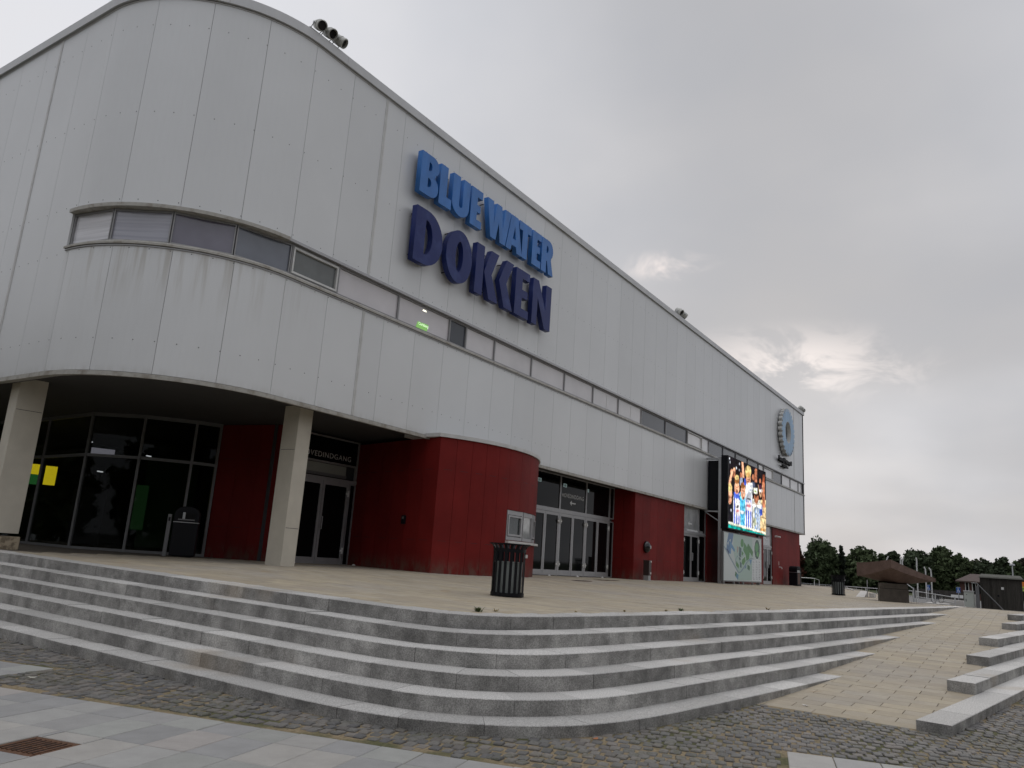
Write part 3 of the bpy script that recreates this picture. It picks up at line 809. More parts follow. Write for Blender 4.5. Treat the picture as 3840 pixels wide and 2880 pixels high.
def arc_panel(b0, b1, z0, z1, name, m, o0=-.05, o1=0.0, g=.0009, n=5):
    aa = np.linspace(b0 + g, b1 - g, n)
    pl = [tuple(rp(a, o1)) for a in aa] + [tuple(rp(a, o0)) for a in aa[::-1]]
    return MB().prism(pl, z0, z1).build(name, m, arena)
for b0, b1 in zip(ang[:-1], ang[1:]):
    if TW0 - .001 <= b0 and b1 <= TW1 + .001:
        arc_panel(b0, b1, ZT0, TZ0, 'red_panel', MT['red']); arc_panel(b0, b1, TZ1, 4.70, 'red_panel', MT['red'])
    else: arc_panel(b0, b1, ZT0, 4.70, 'red_panel', MT['red'])
    for z in ((1.92, 3.82) if b1 < TW0 + .01 else (3.82,)):
        m_ = (b1 - b0); arc_panel(b0 + m_ * .3, b0 + m_ * .78, z, z + .013, 'joint_slit', MT['slit'], 0.0, .0025, n=3)
pl = [tuple(rp(a, .05)) for a in np.linspace(a0 - .008, a1, 28)]
MB().prism(pl + [(22.8, 14.5), (16.25, 14.5)], 4.70, 4.80).build('red_bay_coping', MT['trim'], arena)
pl = [tuple(rp(a, .012)) for a in np.linspace(a0, a1, 28)] + [tuple(rp(a, -.04)) for a in np.linspace(a1, a0, 28)]
MB().prism(pl, 1.03, 1.075).build('base_strip', MT['trim'], arena)
red_wall((17.25, 17.2), corner, 6, 4.70); red_wall(rp(a1), (22.9, 14.9), 1)
# ticket window: flat sashes set as chords
for i, (b0, b1) in enumerate(((-92.2, -81.2), (-80.6, -69.8), (-69.2, -61.3))):
    a, b = rp(R(b0), -.05), rp(R(b1), -.05); d = (b - a) / np.linalg.norm(b - a); n = np.array([d[1], -d[0]]); L = np.linalg.norm(b - a)
    def bx(mb, u0, u1, z0, z1, o0, o1): return mb.prism([tuple(a + d * u + n * o) for u, o in ((u0, o0), (u1, o0), (u1, o1), (u0, o1))], z0, z1)
    fr = MB(); bx(fr, 0, .05, TZ0 + .01, TZ1 - .01, -.03, .045); bx(fr, L - .05, L, TZ0 + .01, TZ1 - .01, -.03, .045)
    bx(fr, .05, L - .05, TZ0 + .01, TZ0 + .10, -.03, .045); bx(fr, .05, L - .05, TZ1 - .13, TZ1 - .01, -.03, .045)
    w_ = fr.build('ticket_window', MT['alu'], arena)
    if i != 1:
        sh = MB(); bx(sh, .06, .115, TZ0 + .13, TZ1 - .15, .0, .065); bx(sh, L - .115, L - .06, TZ0 + .13, TZ1 - .15, .0, .065); bx(sh, .115, L - .115, TZ0 + .13, TZ0 + .18, .0, .065); bx(sh, .115, L - .115, TZ1 - .20, TZ1 - .15, .0, .065)
        sh.build('sash', MT['alu'], w_)
    pn = MB(); bx(pn, .05, L - .05, TZ0 + .10, TZ1 - .13, 0, .012); pn.build('pane', mat('ticket_glass', ((.035, .045, .045), (.30, .31, .31), (.05, .03, .03))[i], .05, 0, .6, var=.3, vscale=2), w_)
arc_panel(R(-92.6), R(-60.6), 2.02, 2.085, 'ticket_sill', MT['trim'], -.05, .12, n=10)
# walls round the recessed entrance
red_wall((13.85, 19.36), (14.22, 17.2), 3)
MB().box(14.15, 17.3, 17.35, 17.45, 1.0, 4.85).build('inner_wall', MT['seam'], arena)
def glazed(name, x0, x1, z0, z1, y, parent, fw_=.05, mg=None, mf=None, dep=.06):
    m = MB(); m.box(x0, x0 + fw_, y - dep, y + .02, z0, z1).box(x1 - fw_, x1, y - dep, y + .02, z0, z1).box(x0 + fw_, x1 - fw_, y - dep, y + .02, z0, z0 + fw_).box(x0 + fw_, x1 - fw_, y - dep, y + .02, z1 - fw_, z1)
    w = m.build(name, mf or MT['alu'], parent)
    MB().box(x0 + fw_, x1 - fw_, y - .03, y - .015, z0 + fw_, z1 - fw_).build('pane', mg or MT['glass'], w)
    return w
def door(x0, x1, z0, z1, y, hinge, handle=None, bar=True):
    """glazed leaf in an aluminium frame, hinge side -1 or 1"""
    fw_ = .085; m = MB()
    m.box(x0 + .004, x0 + fw_, y - .065, y, z0 + .01, z1).box(x1 - fw_, x1 - .004, y - .065, y, z0 + .01, z1)
    m.box(x0 + fw_, x1 - fw_, y - .065, y, z0 + .01, z0 + .20).box(x0 + fw_, x1 - fw_, y - .065, y, z1 - .11, z1)
    d = m.build('door', MT['alu'], arena)
    MB().box(x0 + fw_, x1 - fw_, y - .04, y - .025, z0 + .20, z1 - .11).build('pane', MT['glass'], d)
    hx = x1 - .03 if hinge > 0 else x0 + .03
    for z in (z0 + .42, z1 - .30):
        MB().box(hx - .015, hx + .015, y - .11, y - .066, z - .09, z + .09).box(hx - .05 * (1 if hinge > 0 else -1) - .03, hx - .05 * (1 if hinge > 0 else -1) + .03, y - .10, y - .066, z - .03, z + .03).build('hinge', MT['white'], d)
    if bar:
        MB().tube([(x0 + .10, y + .02, z0 + 1.02), (x1 - .22, y + .02, z0 + 1.02), (x1 - .12, y + .01, z0 + 1.12)], .012, 6).build('push_bar', MT['steel'], d)
    if handle:
        hx = x0 + .05 if handle < 0 else x1 - .05
        MB().tube([(hx, y - .06, z0 + 1.0), (hx, y - .14, z0 + 1.0), (hx, y - .14, z0 + 1.36), (hx, y - .06, z0 + 1.36)], .013, 8).build('handle', MT['steel'], d)
    return d
# first entrance
Y1 = 17.2; ZB = 1.06
door(14.86, 15.89, ZB, 3.46, Y1, -1, None, False); door(15.90, 16.95, ZB, 3.46, Y1, 1, -1, False)
glazed('side_light', 16.98, 17.23, ZB, 3.46, Y1, arena, .035)
red_wall((14.20, 17.12), (14.84, 17.12), 1)
MB().box(14.24, 17.23, Y1 - .08, Y1 + .02, 3.46, 3.56).build('transom', MT['alu'], arena)
MB().box(14.30, 16.80, Y1 - .05, Y1, 3.60, 3.68).build('blind_box', MT['alu_dark'], arena)
MB().box(14.30, 16.78, Y1 - .03, Y1 - .005, 3.68, 3.95).build('pale_panel', mat('pale_board', (.30, .31, .28), .6, var=.05), arena)
tw = glazed('transom_window', 14.24, 17.23, 3.97, 4.76, Y1, arena, .05)
wall_text('entrance_lettering', 'HOVEDINDGANG', 14.93, 16.93, 4.12, 4.275, Y1 - .031, .004, MT['text_grey'], tw, .004, 1.15)
MB().box(14.24, 14.3, Y1 - .06, Y1 + .02, 3.56, 4.0).box(17.17, 17.23, Y1 - .06, Y1 + .02, 3.56, 4.0).build('transom_post', MT['alu'], arena)
# second entrance: three pairs of doors
Y2 = 14.87; ZB = 1.09
for x0 in (23.60, 25.70, 27.80):
    door(x0 + .03, x0 + 1.045, ZB, 3.39, Y2, -1); door(x0 + 1.055, x0 + 2.07, ZB, 3.39, Y2, 1)
    t_ = glazed('transom_window', x0, x0 + 2.1, 3.50, 4.82, Y2, arena, .045)
    MB().box(x0 - .028, x0 + .028, Y2 - .07, Y2 + .02, ZB, 3.50).build('mullion', MT['alu'], arena)
    if x0 == 25.70:
        wall_text('entrance_lettering', 'HOVEDINDGANG', 25.87, 27.60, 4.02, 4.17, Y2 - .031, .004, MT['text_white'], t_, .006, 1.12)
        MB().slab([(26.49, Y2 - .0315, 3.84), (26.64, Y2 - .0315, 3.94), (26.64, Y2 - .0315, 3.865), (26.96, Y2 - .0315, 3.865), (26.96, Y2 - .0315, 3.815), (26.64, Y2 - .0315, 3.815), (26.64, Y2 - .0315, 3.74)], (0, -.003, 0)).build('arrow', MT['text_white'], t_)
MB().box(21.5, 29.9, Y2 - .075, Y2 + .02, 3.40, 3.50).build('transom', MT['alu'], arena)
glazed('side_light', 29.93, 30.32, ZB, 3.39, Y2, arena, .035); glazed('transom_window', 29.93, 30.32, 3.50, 4.82, Y2, arena, .035)
MB().box(21.0, 30.4, Y2 + .10, Y2 + .16, 1.0, 4.85).build('inner_wall', MT['seam'], arena)
for i, x in enumerate((24.05, 25.95, 27.88)):                  # exit pictograms stuck on the glass
    st = MB().box(x - .02, x + .24 - .1 * (i == 2), Y2 - .036, Y2 - .032, 4.40, 4.53).build('exit_sticker', mat('sticker', (.45, .52, .53), .5, emit=(.3, .45, .45), estr=.25), arena)
    for q in ((.03, .07), (.10, .15), (.185, .20)):
        if i == 2 and q[0] > .05: continue
        MB().box(x + q[0], x + q[1], Y2 - .039, Y2 - .0362, 4.42, 4.51).build('pictogram', MT['black'], st)
red_wall((30.36, 14.93), (30.36, 13.86), 2)
# front beyond the entrance
red_wall((30.37, 13.86), (36.02, 13.86), 7); red_wall((39.16, 13.86), (49.35, 13.86), 13); red_wall((51.42, 13.86), (58.45, 13.86), 9)
red_wall((58.45, 13.87), (58.45, 30), 12)
ZB = 1.085
for x0, x1, x2 in ((36.05, 38.2, 39.14), (49.38, 51.40, 51.40)):
    xm = (x0 + x1) / 2
    door(x0 + .03, xm - .003, ZB, 3.33, 13.98, -1, 1, True); door(xm + .003, x1 - .03, ZB, 3.33, 13.98, 1, -1, True)
    MB().box(x0, x2, 13.90, 14.0, 3.34, 3.43).build('transom', MT['alu'], arena)
    t_ = glazed('transom_window', x0, x1, 3.43, 4.70, 13.98, arena, .045, mat('painted_sky_glass', (.36, .37, .38), .04, 0, .6, var=.4, vscale=1.0))  # sky reflection is put into this pane's grey base colour
    xa = xm - .12
    MB().slab([(xa - .25, 13.949, 3.84), (xa - .08, 13.949, 3.95), (xa - .08, 13.949, 3.875), (xa + .25, 13.949, 3.875), (xa + .25, 13.949, 3.805), (xa - .08, 13.949, 3.805), (xa - .08, 13.949, 3.73)], (0, -.003, 0)).build('arrow', MT['text_white'], t_)
    if x2 > x1 + .1:
        glazed('side_light', x1, x2, ZB, 3.34, 13.98, arena, .045); glazed('transom_window', x1, x2, 3.43, 4.70, 13.98, arena, .045)
    MB().box(x0 - .1, x2 + .1, 14.1, 14.16, 1.0, 4.8).build('inner_wall', MT['seam'], arena)
# ---- columns
def column(corner, ang, w, z0, jl, jr):
    c = np.array(corner); ex, ey = np.array([math.cos(ang), math.sin(ang)]), np.array([-math.sin(ang), math.cos(ang)])
    core = MB().prism([tuple(c + ex * a + ey * b) for a, b in ((.01, .01), (w - .01, .01), (w - .01, w - .01), (.01, w - .01))], z0, 4.83)
    col_ = core.build('column', MT['seam'], arena)
    for side in range(4):
        zs = [z0] + (jr if side == 0 else jl if side == 3 else [2.8]) + [4.82]
        for za, zb in zip(zs[:-1], zs[1:]):
            g_ = .004; th = .02
            if side == 0: r_ = ((g_, -.001), (w - g_, -.001), (w - g_, th), (g_, th))
            elif side == 1: r_ = ((w - th, g_), (w + .001, g_), (w + .001, w - g_), (w - th, w - g_))
            elif side == 2: r_ = ((g_, w - th), (w - g_, w - th), (w - g_, w + .001), (g_, w + .001))
            else: r_ = ((-.001, g_), (th, g_), (th, w - g_), (-.001, w - g_))
            MB().prism([tuple(c + ex * a + ey * b) for a, b in r_], za + .006, zb - .006).build('cladding_sheet', MT['column'], col_)
    return col_
column((12.30, 14.34), R(7), .47, 1.02, [3.76], [1.94])
column((7.99, 18.62), R(-8), .56, 1.40, [], [4.1])
MB().obox(8.28, 18.88, R(-8), .35, .35, 1.02, 1.34).build('column_plinth', MT['plinth'], arena, bevel=.02)
# ---- curved glass wall with mullions
GC, GR = np.array([14.9, 22.9]), 3.7
gp = lambda deg: GC + GR * np.array([math.cos(R(deg)), math.sin(R(deg))])
gd = [178 - 40, 154.8, 180, 198, 221.8, 242.6, 252.9]
gpts = [np.array((11.6, 34.0)), np.array((11.5, 28.5))] + [gp(d_) for d_ in (154.8, 198, 221.8, 242.6, 252.9)]
cw = MB().add([(0, 0, 0)], []); cwall = None
gl_m = bpy.data.materials.new('clear_dark_glass'); gl_m.use_nodes = True
t = NT(gl_m.node_tree); gl_m.node_tree.nodes.clear()
tr = t.n('ShaderNodeBsdfTransparent'); tr.inputs[0].default_value = (.62, .64, .63, 1); go = t.n('ShaderNodeBsdfGlossy'); go.inputs[1].default_value = .02; go.inputs[0].default_value = (.8, .82, .85, 1)
fr_ = t.n('ShaderNodeFresnel'); fr_.inputs[0].default_value = 1.4
mx = t.n('ShaderNodeMixShader'); t.l(t.math('MULTIPLY', fr_.outputs[0], .22), mx.inputs[0]); t.l(tr.outputs[0], mx.inputs[1]); t.l(go.outputs[0], mx.inputs[2])
mo = t.n('ShaderNodeOutputMaterial'); t.l(mx.outputs[0], mo.inputs[0])
sill = MB()
for a, b in zip(gpts[:-1], gpts[1:]):
    d_ = (b - a) / np.linalg.norm(b - a); n_ = np.array([d_[1], -d_[0]])
    sill.prism([tuple(x) for x in (a - n_ * .04, b - n_ * .04, b + n_ * .05, a + n_ * .05)], 1.03, 1.14)
cwall = sill.build('curtain_wall', MT['alu_dark'], arena)
for a, b in zip(gpts[:-1], gpts[1:]):
    d_ = (b - a) / np.linalg.norm(b - a); n_ = np.array([d_[1], -d_[0]]); a2, b2 = a + d_ * .03, b - d_ * .03
    for z0, z1 in ((3.58, 3.66), (4.72, 4.83)):
        MB().prism([tuple(x) for x in (a2 - n_ * .04, b2 - n_ * .04, b2 + n_ * .045, a2 + n_ * .045)], z0, z1).build('transom', MT['alu_dark'], cwall)
    for z0, z1 in ((1.14, 3.58), (3.66, 4.72)):
        MB().prism([tuple(x) for x in (a2 - n_ * .005, b2 - n_ * .005, b2 + n_ * .005, a2 + n_ * .005)], z0, z1).build('pane', gl_m, cwall)
for i, p in enumerate(gpts):
    MB().obox(p[0], p[1], math.atan2(*(GC - p)[::-1]), .05, .035, 1.05, 4.82).build('mullion', MT['alu_dark'], cwall)
# dim foyer behind it
MB().box(11.9, 22, 30.0, 30.1, 1.0, 4.85).box(22, 22.1, 17.5, 30.0, 1.0, 4.85).build('foyer_wall', mat('foyer_paint', (.06, .07, .06), .8), arena)
MB().obox(16.2, 25.0, R(35), .12, .9, 1.1, 4.2).build('foyer_pillar', mat('green_wall', (.05, .12, .04), .8), arena)
MB().obox(14.6, 27.2, R(60), .5, .5, 1.1, 3.0).build('foyer_kiosk', mat('kiosk', (.05, .05, .055), .6), arena)
ysig = mat('yellow_lightbox', (.5, .4, .0), .5, emit=(.95, .72, .02), estr=1.0)
MB().obox(13.06, 27.0, R(-24), .17, .02, 2.94, 3.56).build('lightbox', ysig, arena)
MB().obox(12.58, 27.25, R(-24), .22, .02, 3.25, 3.58).build('lightbox', ysig, arena)
MB().obox(12.58, 27.25, R(-24), .22, .02, 2.92, 3.245).build('lightbox', mat('green_lightbox', (.02, .1, .02), .5, emit=(.03, .16, .04), estr=.8), arena)
MB().obox(15.3, 25.3, R(-30), .22, .02, 1.7, 3.2).build('lightbox', mat('green_glow', (.02, .08, .02), .5, emit=(.05, .16, .05), estr=.10), arena)
MB().obox(13.9, 25.6, R(-24), .35, .02, 4.05, 4.25).build('lightbox', mat('pale_glow', (.1, .1, .1), .5, emit=(.32, .30, .36), estr=.6), arena)
for x, y, z in ((13.2, 25.2, 4.35), (14.8, 24.4, 4.1), (13.0, 23.9, 3.35)):
    MB().obox(x, y, .4, .10, .03, z, z + .03).build('ceiling_lamp', mat('lamp_glow', (1, 1, 1), .5, emit=(.75, .75, .8), estr=1.0), arena)

# ------------------------------------------------------------------ lettering and emblem on the facade
def poly_letter(outer, holes, y0, depth, name, m, parent):
    cu = bpy.data.curves.new('outline', 'CURVE'); cu.dimensions = '2D'; cu.fill_mode = 'BOTH'; cu.extrude = depth / 2; cu.bevel_depth = 0
    for ring in [outer] + holes:
        sp = cu.splines.new('POLY'); sp.points.add(len(ring) - 1); sp.use_cyclic_u = True
        for q, (x, z) in zip(sp.points, ring): q.co = (x, z, 0, 1)
    ob = bpy.data.objects.new('outline', cu); COL.objects.link(ob); bpy.context.view_layer.update()
    me = bpy.data.meshes.new_from_object(ob.evaluated_get(bpy.context.evaluated_depsgraph_get())); bpy.data.objects.remove(ob)
    b = parent_loc(parent)
    for v in me.vertices:
        x, z, d = v.co; v.co = (x - b[0], y0 + depth / 2 - d - b[1], z + 1.6 - b[2])
    me.materials.clear(); me.update()
    return link(name, me, m, parent)
def arcpts(cx, cz, rx, rz, a0, a1, n=10): return [(cx + rx * math.cos(R(a)), cz + rz * math.sin(R(a))) for a in np.linspace(a0, a1, n)]
zb, zt = 9.71, 10.93
BL = {}
def letB(x0, x1, zb, zt):
    zm = (zb + zt) / 2 + .02; w = x1 - x0
    o = [(x0, zb)] + arcpts(x1 - .30, zb + .315, .30, .315, -90, 75, 9) + [(x1 - .14, zm)] + arcpts(x1 - .31, zt - .28, .29, .28, -60, 90, 9) + [(x0, zt)]
    return o, [[(x0 + .32, zb + .25), (x0 + .32, zb + .52)] + arcpts(x0 + .37, zb + .385, .10, .135, 90, -90, 6), [(x0 + .32, zt - .48), (x0 + .32, zt - .22)] + arcpts(x0 + .37, zt - .35, .09, .13, 90, -90, 6)]
def letE(x0, x1, zb, zt, st, h, mid):
    zm = (zb + zt) / 2
    return [(x0, zb), (x1, zb), (x1, zb + h), (x0 + st, zb + h), (x0 + st, zm - h * .48), (x0 + mid, zm - h * .48), (x0 + mid, zm + h * .48), (x0 + st, zm + h * .48), (x0 + st, zt - h), (x1, zt - h), (x1, zt), (x0, zt)], []
LET = [letB(14.69, 15.48, zb, zt),
       ([(15.53, zb), (16.10, zb), (16.10, zb + .31), (15.86, zb + .31), (15.86, zt), (15.53, zt)], []),
       ([(16.13, zt), (16.13, zb + .36)] + arcpts(16.54, zb + .36, .41, .36, 180, 360, 14) + [(16.95, zt), (16.63, zt), (16.63, zb + .36)] + arcpts(16.545, zb + .36, .085, .09, 0, -180, 7) + [(16.46, zb + .36), (16.46, zt)], []),
       letE(17.03, 17.61, zb, zt, .32, .245, .50),
       ([(17.87, zt), (18.19, zt), (18.27, zb + .50), (18.38, zt), (18.66, zt), (18.77, zb + .50), (18.87, zt), (19.19, zt), (18.95, zb), (18.64, zb), (18.53, zb + .62), (18.41, zb), (18.12, zb)], []),
       ([(19.23, zt), (19.62, zt), (19.95, zb), (19.63, zb), (19.59, zb + .20), (19.32, zb + .20), (19.28, zb), (18.99, zb)], [[(19.37, zb + .43), (19.54, zb + .43), (19.455, zb + .88)]]),
       ([(19.72, zt), (20.46, zt), (20.46, zt - .29), (20.25, zt - .29), (20.25, zb), (19.93, zb), (19.93, zt - .29), (19.72, zt - .29)], []),
       letE(20.55, 21.12, zb, zt, .31, .245, .49),
       ([(21.17, zb), (21.49, zb), (21.49, zb + .45), (21.53, zb + .45), (21.66, zb), (21.98, zb), (21.80, zb + .54)] + arcpts(21.62, zt - .34, .30, .34, -50, 90, 9) + [(21.17, zt)], [[(21.48, zt - .48), (21.48, zt - .22)] + arcpts(21.52, zt - .35, .09, .13, 90, -90, 6)])]
sg = thing('wall_lettering', 'bright blue raised capitals, upper line of the big facade sign', 'sign', (18.3, 13.5, 11.3), 'raised capitals on the facade')
for o_, h_ in LET: poly_letter(o_, h_, 13.45, .17, 'letter', MT['letter_blue'], sg)
zb, zt = 7.70, 9.28
NAV = [([(14.68, zb)] + arcpts(15.14, zb + .79, .74, .79, -90, 90, 20) + [(14.68, zt)], [[(15.10, zb + .30), (15.10, zt - .29)] + arcpts(15.14, zb + .79, .28, .50, 90, -90, 12)]),
       (arcpts(16.68, 8.49, .615, .80, 0, 354, 40), [arcpts(16.68, 8.49, .175, .47, 0, 345, 24)]),
       ([(17.50, zb), (17.90, zb), (17.90, zt), (17.50, zt)], []),
       ([(18.26, zt), (18.68, zt), (18.34, 8.50), (18.76, zb), (18.26, zb), (17.94, 8.50)], []),
       ([(19.12, zt), (19.54, zt), (19.17, 8.50), (19.59, zb), (19.10, zb), (18.76, 8.50)], []),
       letE(19.70, 20.53, zb, zt, .40, .28, .74),
       ([(20.76, zb), (21.08, zb), (21.08, zt - .62), (21.58, zb), (21.96, zb), (21.96, zt), (21.60, zt), (21.60, zb + .66), (21.10, zt), (20.76, zt)], [])]
sg2 = thing('wall_lettering', 'dark navy raised capitals, lower line of the big facade sign', 'sign', (18.3, 13.5, 9.3), 'raised capitals on the facade')
for o_, h_ in NAV: poly_letter(o_, h_, 13.44, .18, 'letter', MT['letter_navy'], sg2)
for par, xs2, z_ in ((sg, np.arange(14.85, 22, .6), (11.45, 12.3)), (sg2, (14.8, 15.5, 16.3, 17.0, 17.7, 18.15, 18.45, 19.0, 19.3, 19.9, 20.9, 21.8), (9.5, 10.7))):
    st = MB()
    for x in xs2:
        for z in z_: st.box(x - .012, x + .012, 13.60, FY - .002, z - .012, z + .012)
    stuff(st.build('standoff_pins', MT['black'], par))
gear = thing('gear_emblem', 'pale blue toothed ring emblem high near the far end of the facade', 'emblem', (53.95, 13.5, 11.25))
NTE = 26; ring = []
for i in range(NTE):
    a = 360 / NTE * i; r1_, r0_ = 1.70, 1.50
    ring += [(53.95 + r1_ * math.cos(R(a - 4.6)), 9.65 + r1_ * .965 * math.sin(R(a - 4.6))), (53.95 + r1_ * math.cos(R(a + 3.6)), 9.65 + r1_ * .965 * math.sin(R(a + 3.6))), (53.95 + r0_ * math.cos(R(a + 4.2)), 9.65 + r0_ * .965 * math.sin(R(a + 4.2))), (53.95 + r0_ * math.cos(R(a + 8.8)), 9.65 + r0_ * .965 * math.sin(R(a + 8.8)))]
hole = arcpts(53.93, 9.65, .70, .72, 0, 340, 18)
poly_letter(ring, [hole], 13.43, .24, 'ring_body', mat('emblem_edge', (.52, .52, .50), .5), gear)
ring2 = [(53.95 + (x - 53.95) * .985, 9.65 + (z - 9.65) * .985) for x, z in ring]
poly_letter(ring2, [[(53.93 + (x - 53.93) * 1.05, 9.65 + (z - 9.65) * 1.05) for x, z in hole]], 13.424, .0055, 'ring_face', mat('emblem_blue', (.16, .32, .50), .35, var=.15, vscale=1.2, stretch=(3, 3, .3)), gear)
emt = thing('emblem_lettering', 'small black raised lettering in two lines under the gear emblem', 'sign', (53.6, 13.6, 9.0))
wall_text('upper_line', 'EnergiMetropol', 52.05, 55.25, 9.02, 9.42, 13.63, .10, MT['black'], emt, .016)
wall_text('lower_line', 'ESBJERG', 52.9, 54.3, 8.74, 8.94, 13.63, .10, MT['black'], emt, .016)
MB().box(52.2, 55.0, 13.64, FY - .002, 9.10, 9.16).box(53.0, 54.2, 13.64, FY - .002, 8.80, 8.84).build('mounting_rail', MT['black'], emt)
# ------------------------------------------------------------------ floodlights on the roof edge
def floodlights(x, y, n, pitch, label, tilt=(-.55, -.42), aims=None, sc=1.0):
    t_ = thing('floodlight_cluster', label, 'floodlight', (x, y, 13.8), 'floodlights along the roof edge')
    L = n * pitch + .15
    MB().box(x - L / 2, x + L / 2, y - .05, y + .05, 13.80, 13.86).build('bracket', MT['steel'], t_)
    for i in range(n):
        px = x - L / 2 + .18 + pitch * i
        ay = aims[i] if aims else 0.0
        ax = Vector((math.sin(ay), -math.cos(ay), -.62)).normalized(); c = Vector((px + .02, y - .16, 13.98))
        q = Vector((0, 0, 1)).rotation_difference(ax).to_matrix()
        r = .135 * sc
        lp = MB().lathe([(r * .45, -.20), (r * .85, -.17), (r * .97, -.05), (r * .97, .02), (r * 1.04, .025), (r * 1.04, .05), (r * .97, .055), (r * 1.0, .17), (r * .86, .185), (r * .84, .10)], 20, tuple(c), q)
        lo = lp.build('lamp', MT['lamp'], t_); smooth_by_angle(lo)
        MB().lathe([(.01, .11), (r * .83, .112), (r * .83, .118), (.01, .12)], 18, tuple(c), q).build('lens', MT['lens'], lo)
        yk = MB()
        for s_ in (-1, 1):
            side = ax.cross(Vector((0, 0, 1))).normalized() * s_ * (r + .02)
            yk.tube([Vector((px, y, 13.84)) + side * .8, c + side], .012, 6)
            yk.lathe([(.012, -.02), (.035, -.02), (.035, .02), (.012, .02)], 10, tuple(c + side), Vector((0, 0, 1)).rotation_difference(side.normalized()).to_matrix())
        yk.build('yoke', MT['steel'], t_)
floodlights(11.20, 13.86, 3, .33, 'three round floodlights on the roof edge above the rounded corner', aims=(-.25, -.05, .5))
floodlights(35.0, 13.92, 2, .55, 'pair of floodlights on the roof edge halfway along the facade', aims=(-.1, .9), sc=1.25)
floodlights(59.55, 13.95, 2, .5, 'pair of floodlights on the roof edge at the far building corner', aims=(.9, 1.3), sc=1.25)

# ------------------------------------------------------------------ video screen and area map
def raster_panel(name, x0, x1, z0, z1, y, nx, nz, img, m, parent):
    X, Z = np.meshgrid(np.linspace(x0, x1, nx + 1), np.linspace(z1, z0, nz + 1)); b = parent_loc(parent)
    v = np.c_[X.ravel() - b[0], np.full(X.size, y) - b[1], Z.ravel() - b[2]]
    f = [(j * (nx + 1) + i, (j + 1) * (nx + 1) + i, (j + 1) * (nx + 1) + i + 1, j * (nx + 1) + i + 1) for j in range(nz) for i in range(nx)]
    me = bpy.data.meshes.new(name); me.from_pydata(v.tolist(), [], f)
    ca = me.color_attributes.new('print', 'FLOAT_COLOR', 'CORNER'); c4_ = np.repeat(np.c_[img.reshape(-1, 3), np.ones(nx * nz)], 4, axis=0)
    ca.data.foreach_set('color', c4_.ravel())
    return link(name, me, m, parent)
class Canvas:
    """flat picture painted into nx x nz cells; points are given in (u, v) after map()"""
    def __init__(self, nx, nz, bg_, mp):
        self.nx, self.nz = nx, nz; self.u, self.v = np.meshgrid((np.arange(nx) + .5) / nx, (np.arange(nz) + .5) / nz)
        self.im = np.tile(np.array(s2l(bg_)), (nz, nx, 1)); self.mp = mp
    def poly(self, pts, c):
        q = [self.mp(*p) for p in pts]; k = in_poly(self.u, self.v, q); self.im[k] = s2l(c)
    def ell(self, x, y, rx, ry, c, n=16):
        self.poly([(x + rx * math.cos(2 * math.pi * i / n), y + ry * math.sin(2 * math.pi * i / n)) for i in range(n)], c)
    def line(self, pts, w, c):
        for (x0, y0), (x1, y1) in zip(pts[:-1], pts[1:]):
            l = math.hypot(x1 - x0, y1 - y0) or 1; nx_, ny_ = -(y1 - y0) / l * w / 2, (x1 - x0) / l * w / 2
            self.poly([(x0 + nx_, y0 + ny_), (x1 + nx_, y1 + ny_), (x1 - nx_, y1 - ny_), (x0 - nx_, y0 - ny_)], c)
def persp(xl, xr, tl, bl, tr_, br, zl, zr):
    def f(x, y):
        u = (x - xl) / (xr - xl); t_ = tl + (tr_ - tl) * u; b_ = bl + (br - bl) * u
        return u * zl / (zr - u * (zr - zl)), (y - t_) / (b_ - t_)
    return f
SY = 12.6
cvs = Canvas(150, 110, (24, 20, 24), persp(234, 1002, 105, 1612, 432, 1705, 40.6, 47.0))
sk, sk2, hair, blond, blue, wh, lb = (228, 166, 132), (186, 116, 84), (140, 88, 48), (226, 196, 130), (52, 82, 190), (236, 238, 245), (96, 190, 220)
P_ = cvs.poly; E_ = cvs.ell; Ln = cvs.line
P_([(860, 1000), (1002, 1000), (1002, 1705), (880, 1650)], (214, 186, 140)); Ln([(900, 1340), (1000, 1370)], 14, (110, 70, 40)); P_([(895, 1560), (980, 1580), (980, 1690), (895, 1670)], (196, 140, 80))
for x, y in ((250, 160), (262, 240), (460, 270), (395, 360), (455, 400)): E_(x, y, 10, 24, (200, 205, 215))
Ln([(250, 760), (268, 600), (300, 470)], 46, sk); E_(300, 440, 30, 55, sk); Ln([(352, 560), (350, 420)], 40, sk2); E_(352, 400, 24, 50, sk)
Ln([(545, 560), (520, 240)], 42, sk); E_(520, 260, 20, 50, sk); Ln([(800, 640), (800, 420)], 48, sk2); E_(800, 400, 24, 40, sk2); Ln([(955, 700), (960, 480)], 40, (140, 70, 45)); Ln([(960, 1150), (950, 640)], 54, sk2)
E_(490, 520, 22, 70, sk2); P_([(465, 560), (520, 560), (530, 720), (470, 720)], (150, 160, 180)); E_(745, 540, 28, 60, sk2); E_(885, 610, 18, 45, sk2); P_([(720, 640), (780, 640), (790, 760), (715, 760)], (70, 75, 95))
P_([(350, 880), (460, 900), (480, 1560), (335, 1530), (330, 1000)], wh)
for x in (345, 392, 438): P_([(x, 930), (x + 22, 935), (x + 24, 1545), (x + 2, 1540)], blue)
P_([(345, 870), (450, 880), (452, 1000), (345, 985)], (72, 100, 205)); P_([(385, 1010), (460, 1020), (460, 1350), (385, 1330)], (235, 225, 225)); Ln([(395, 1250), (450, 1260)], 60, (190, 120, 120)); Ln([(405, 1160), (445, 1170)], 60, (70, 65, 70))
E_(405, 780, 52, 130, sk); E_(405, 610, 46, 85, hair); E_(402, 560, 40, 55, blond); E_(408, 850, 16, 38, (90, 30, 25)); Ln([(385, 760), (425, 765)], 14, (110, 60, 40))
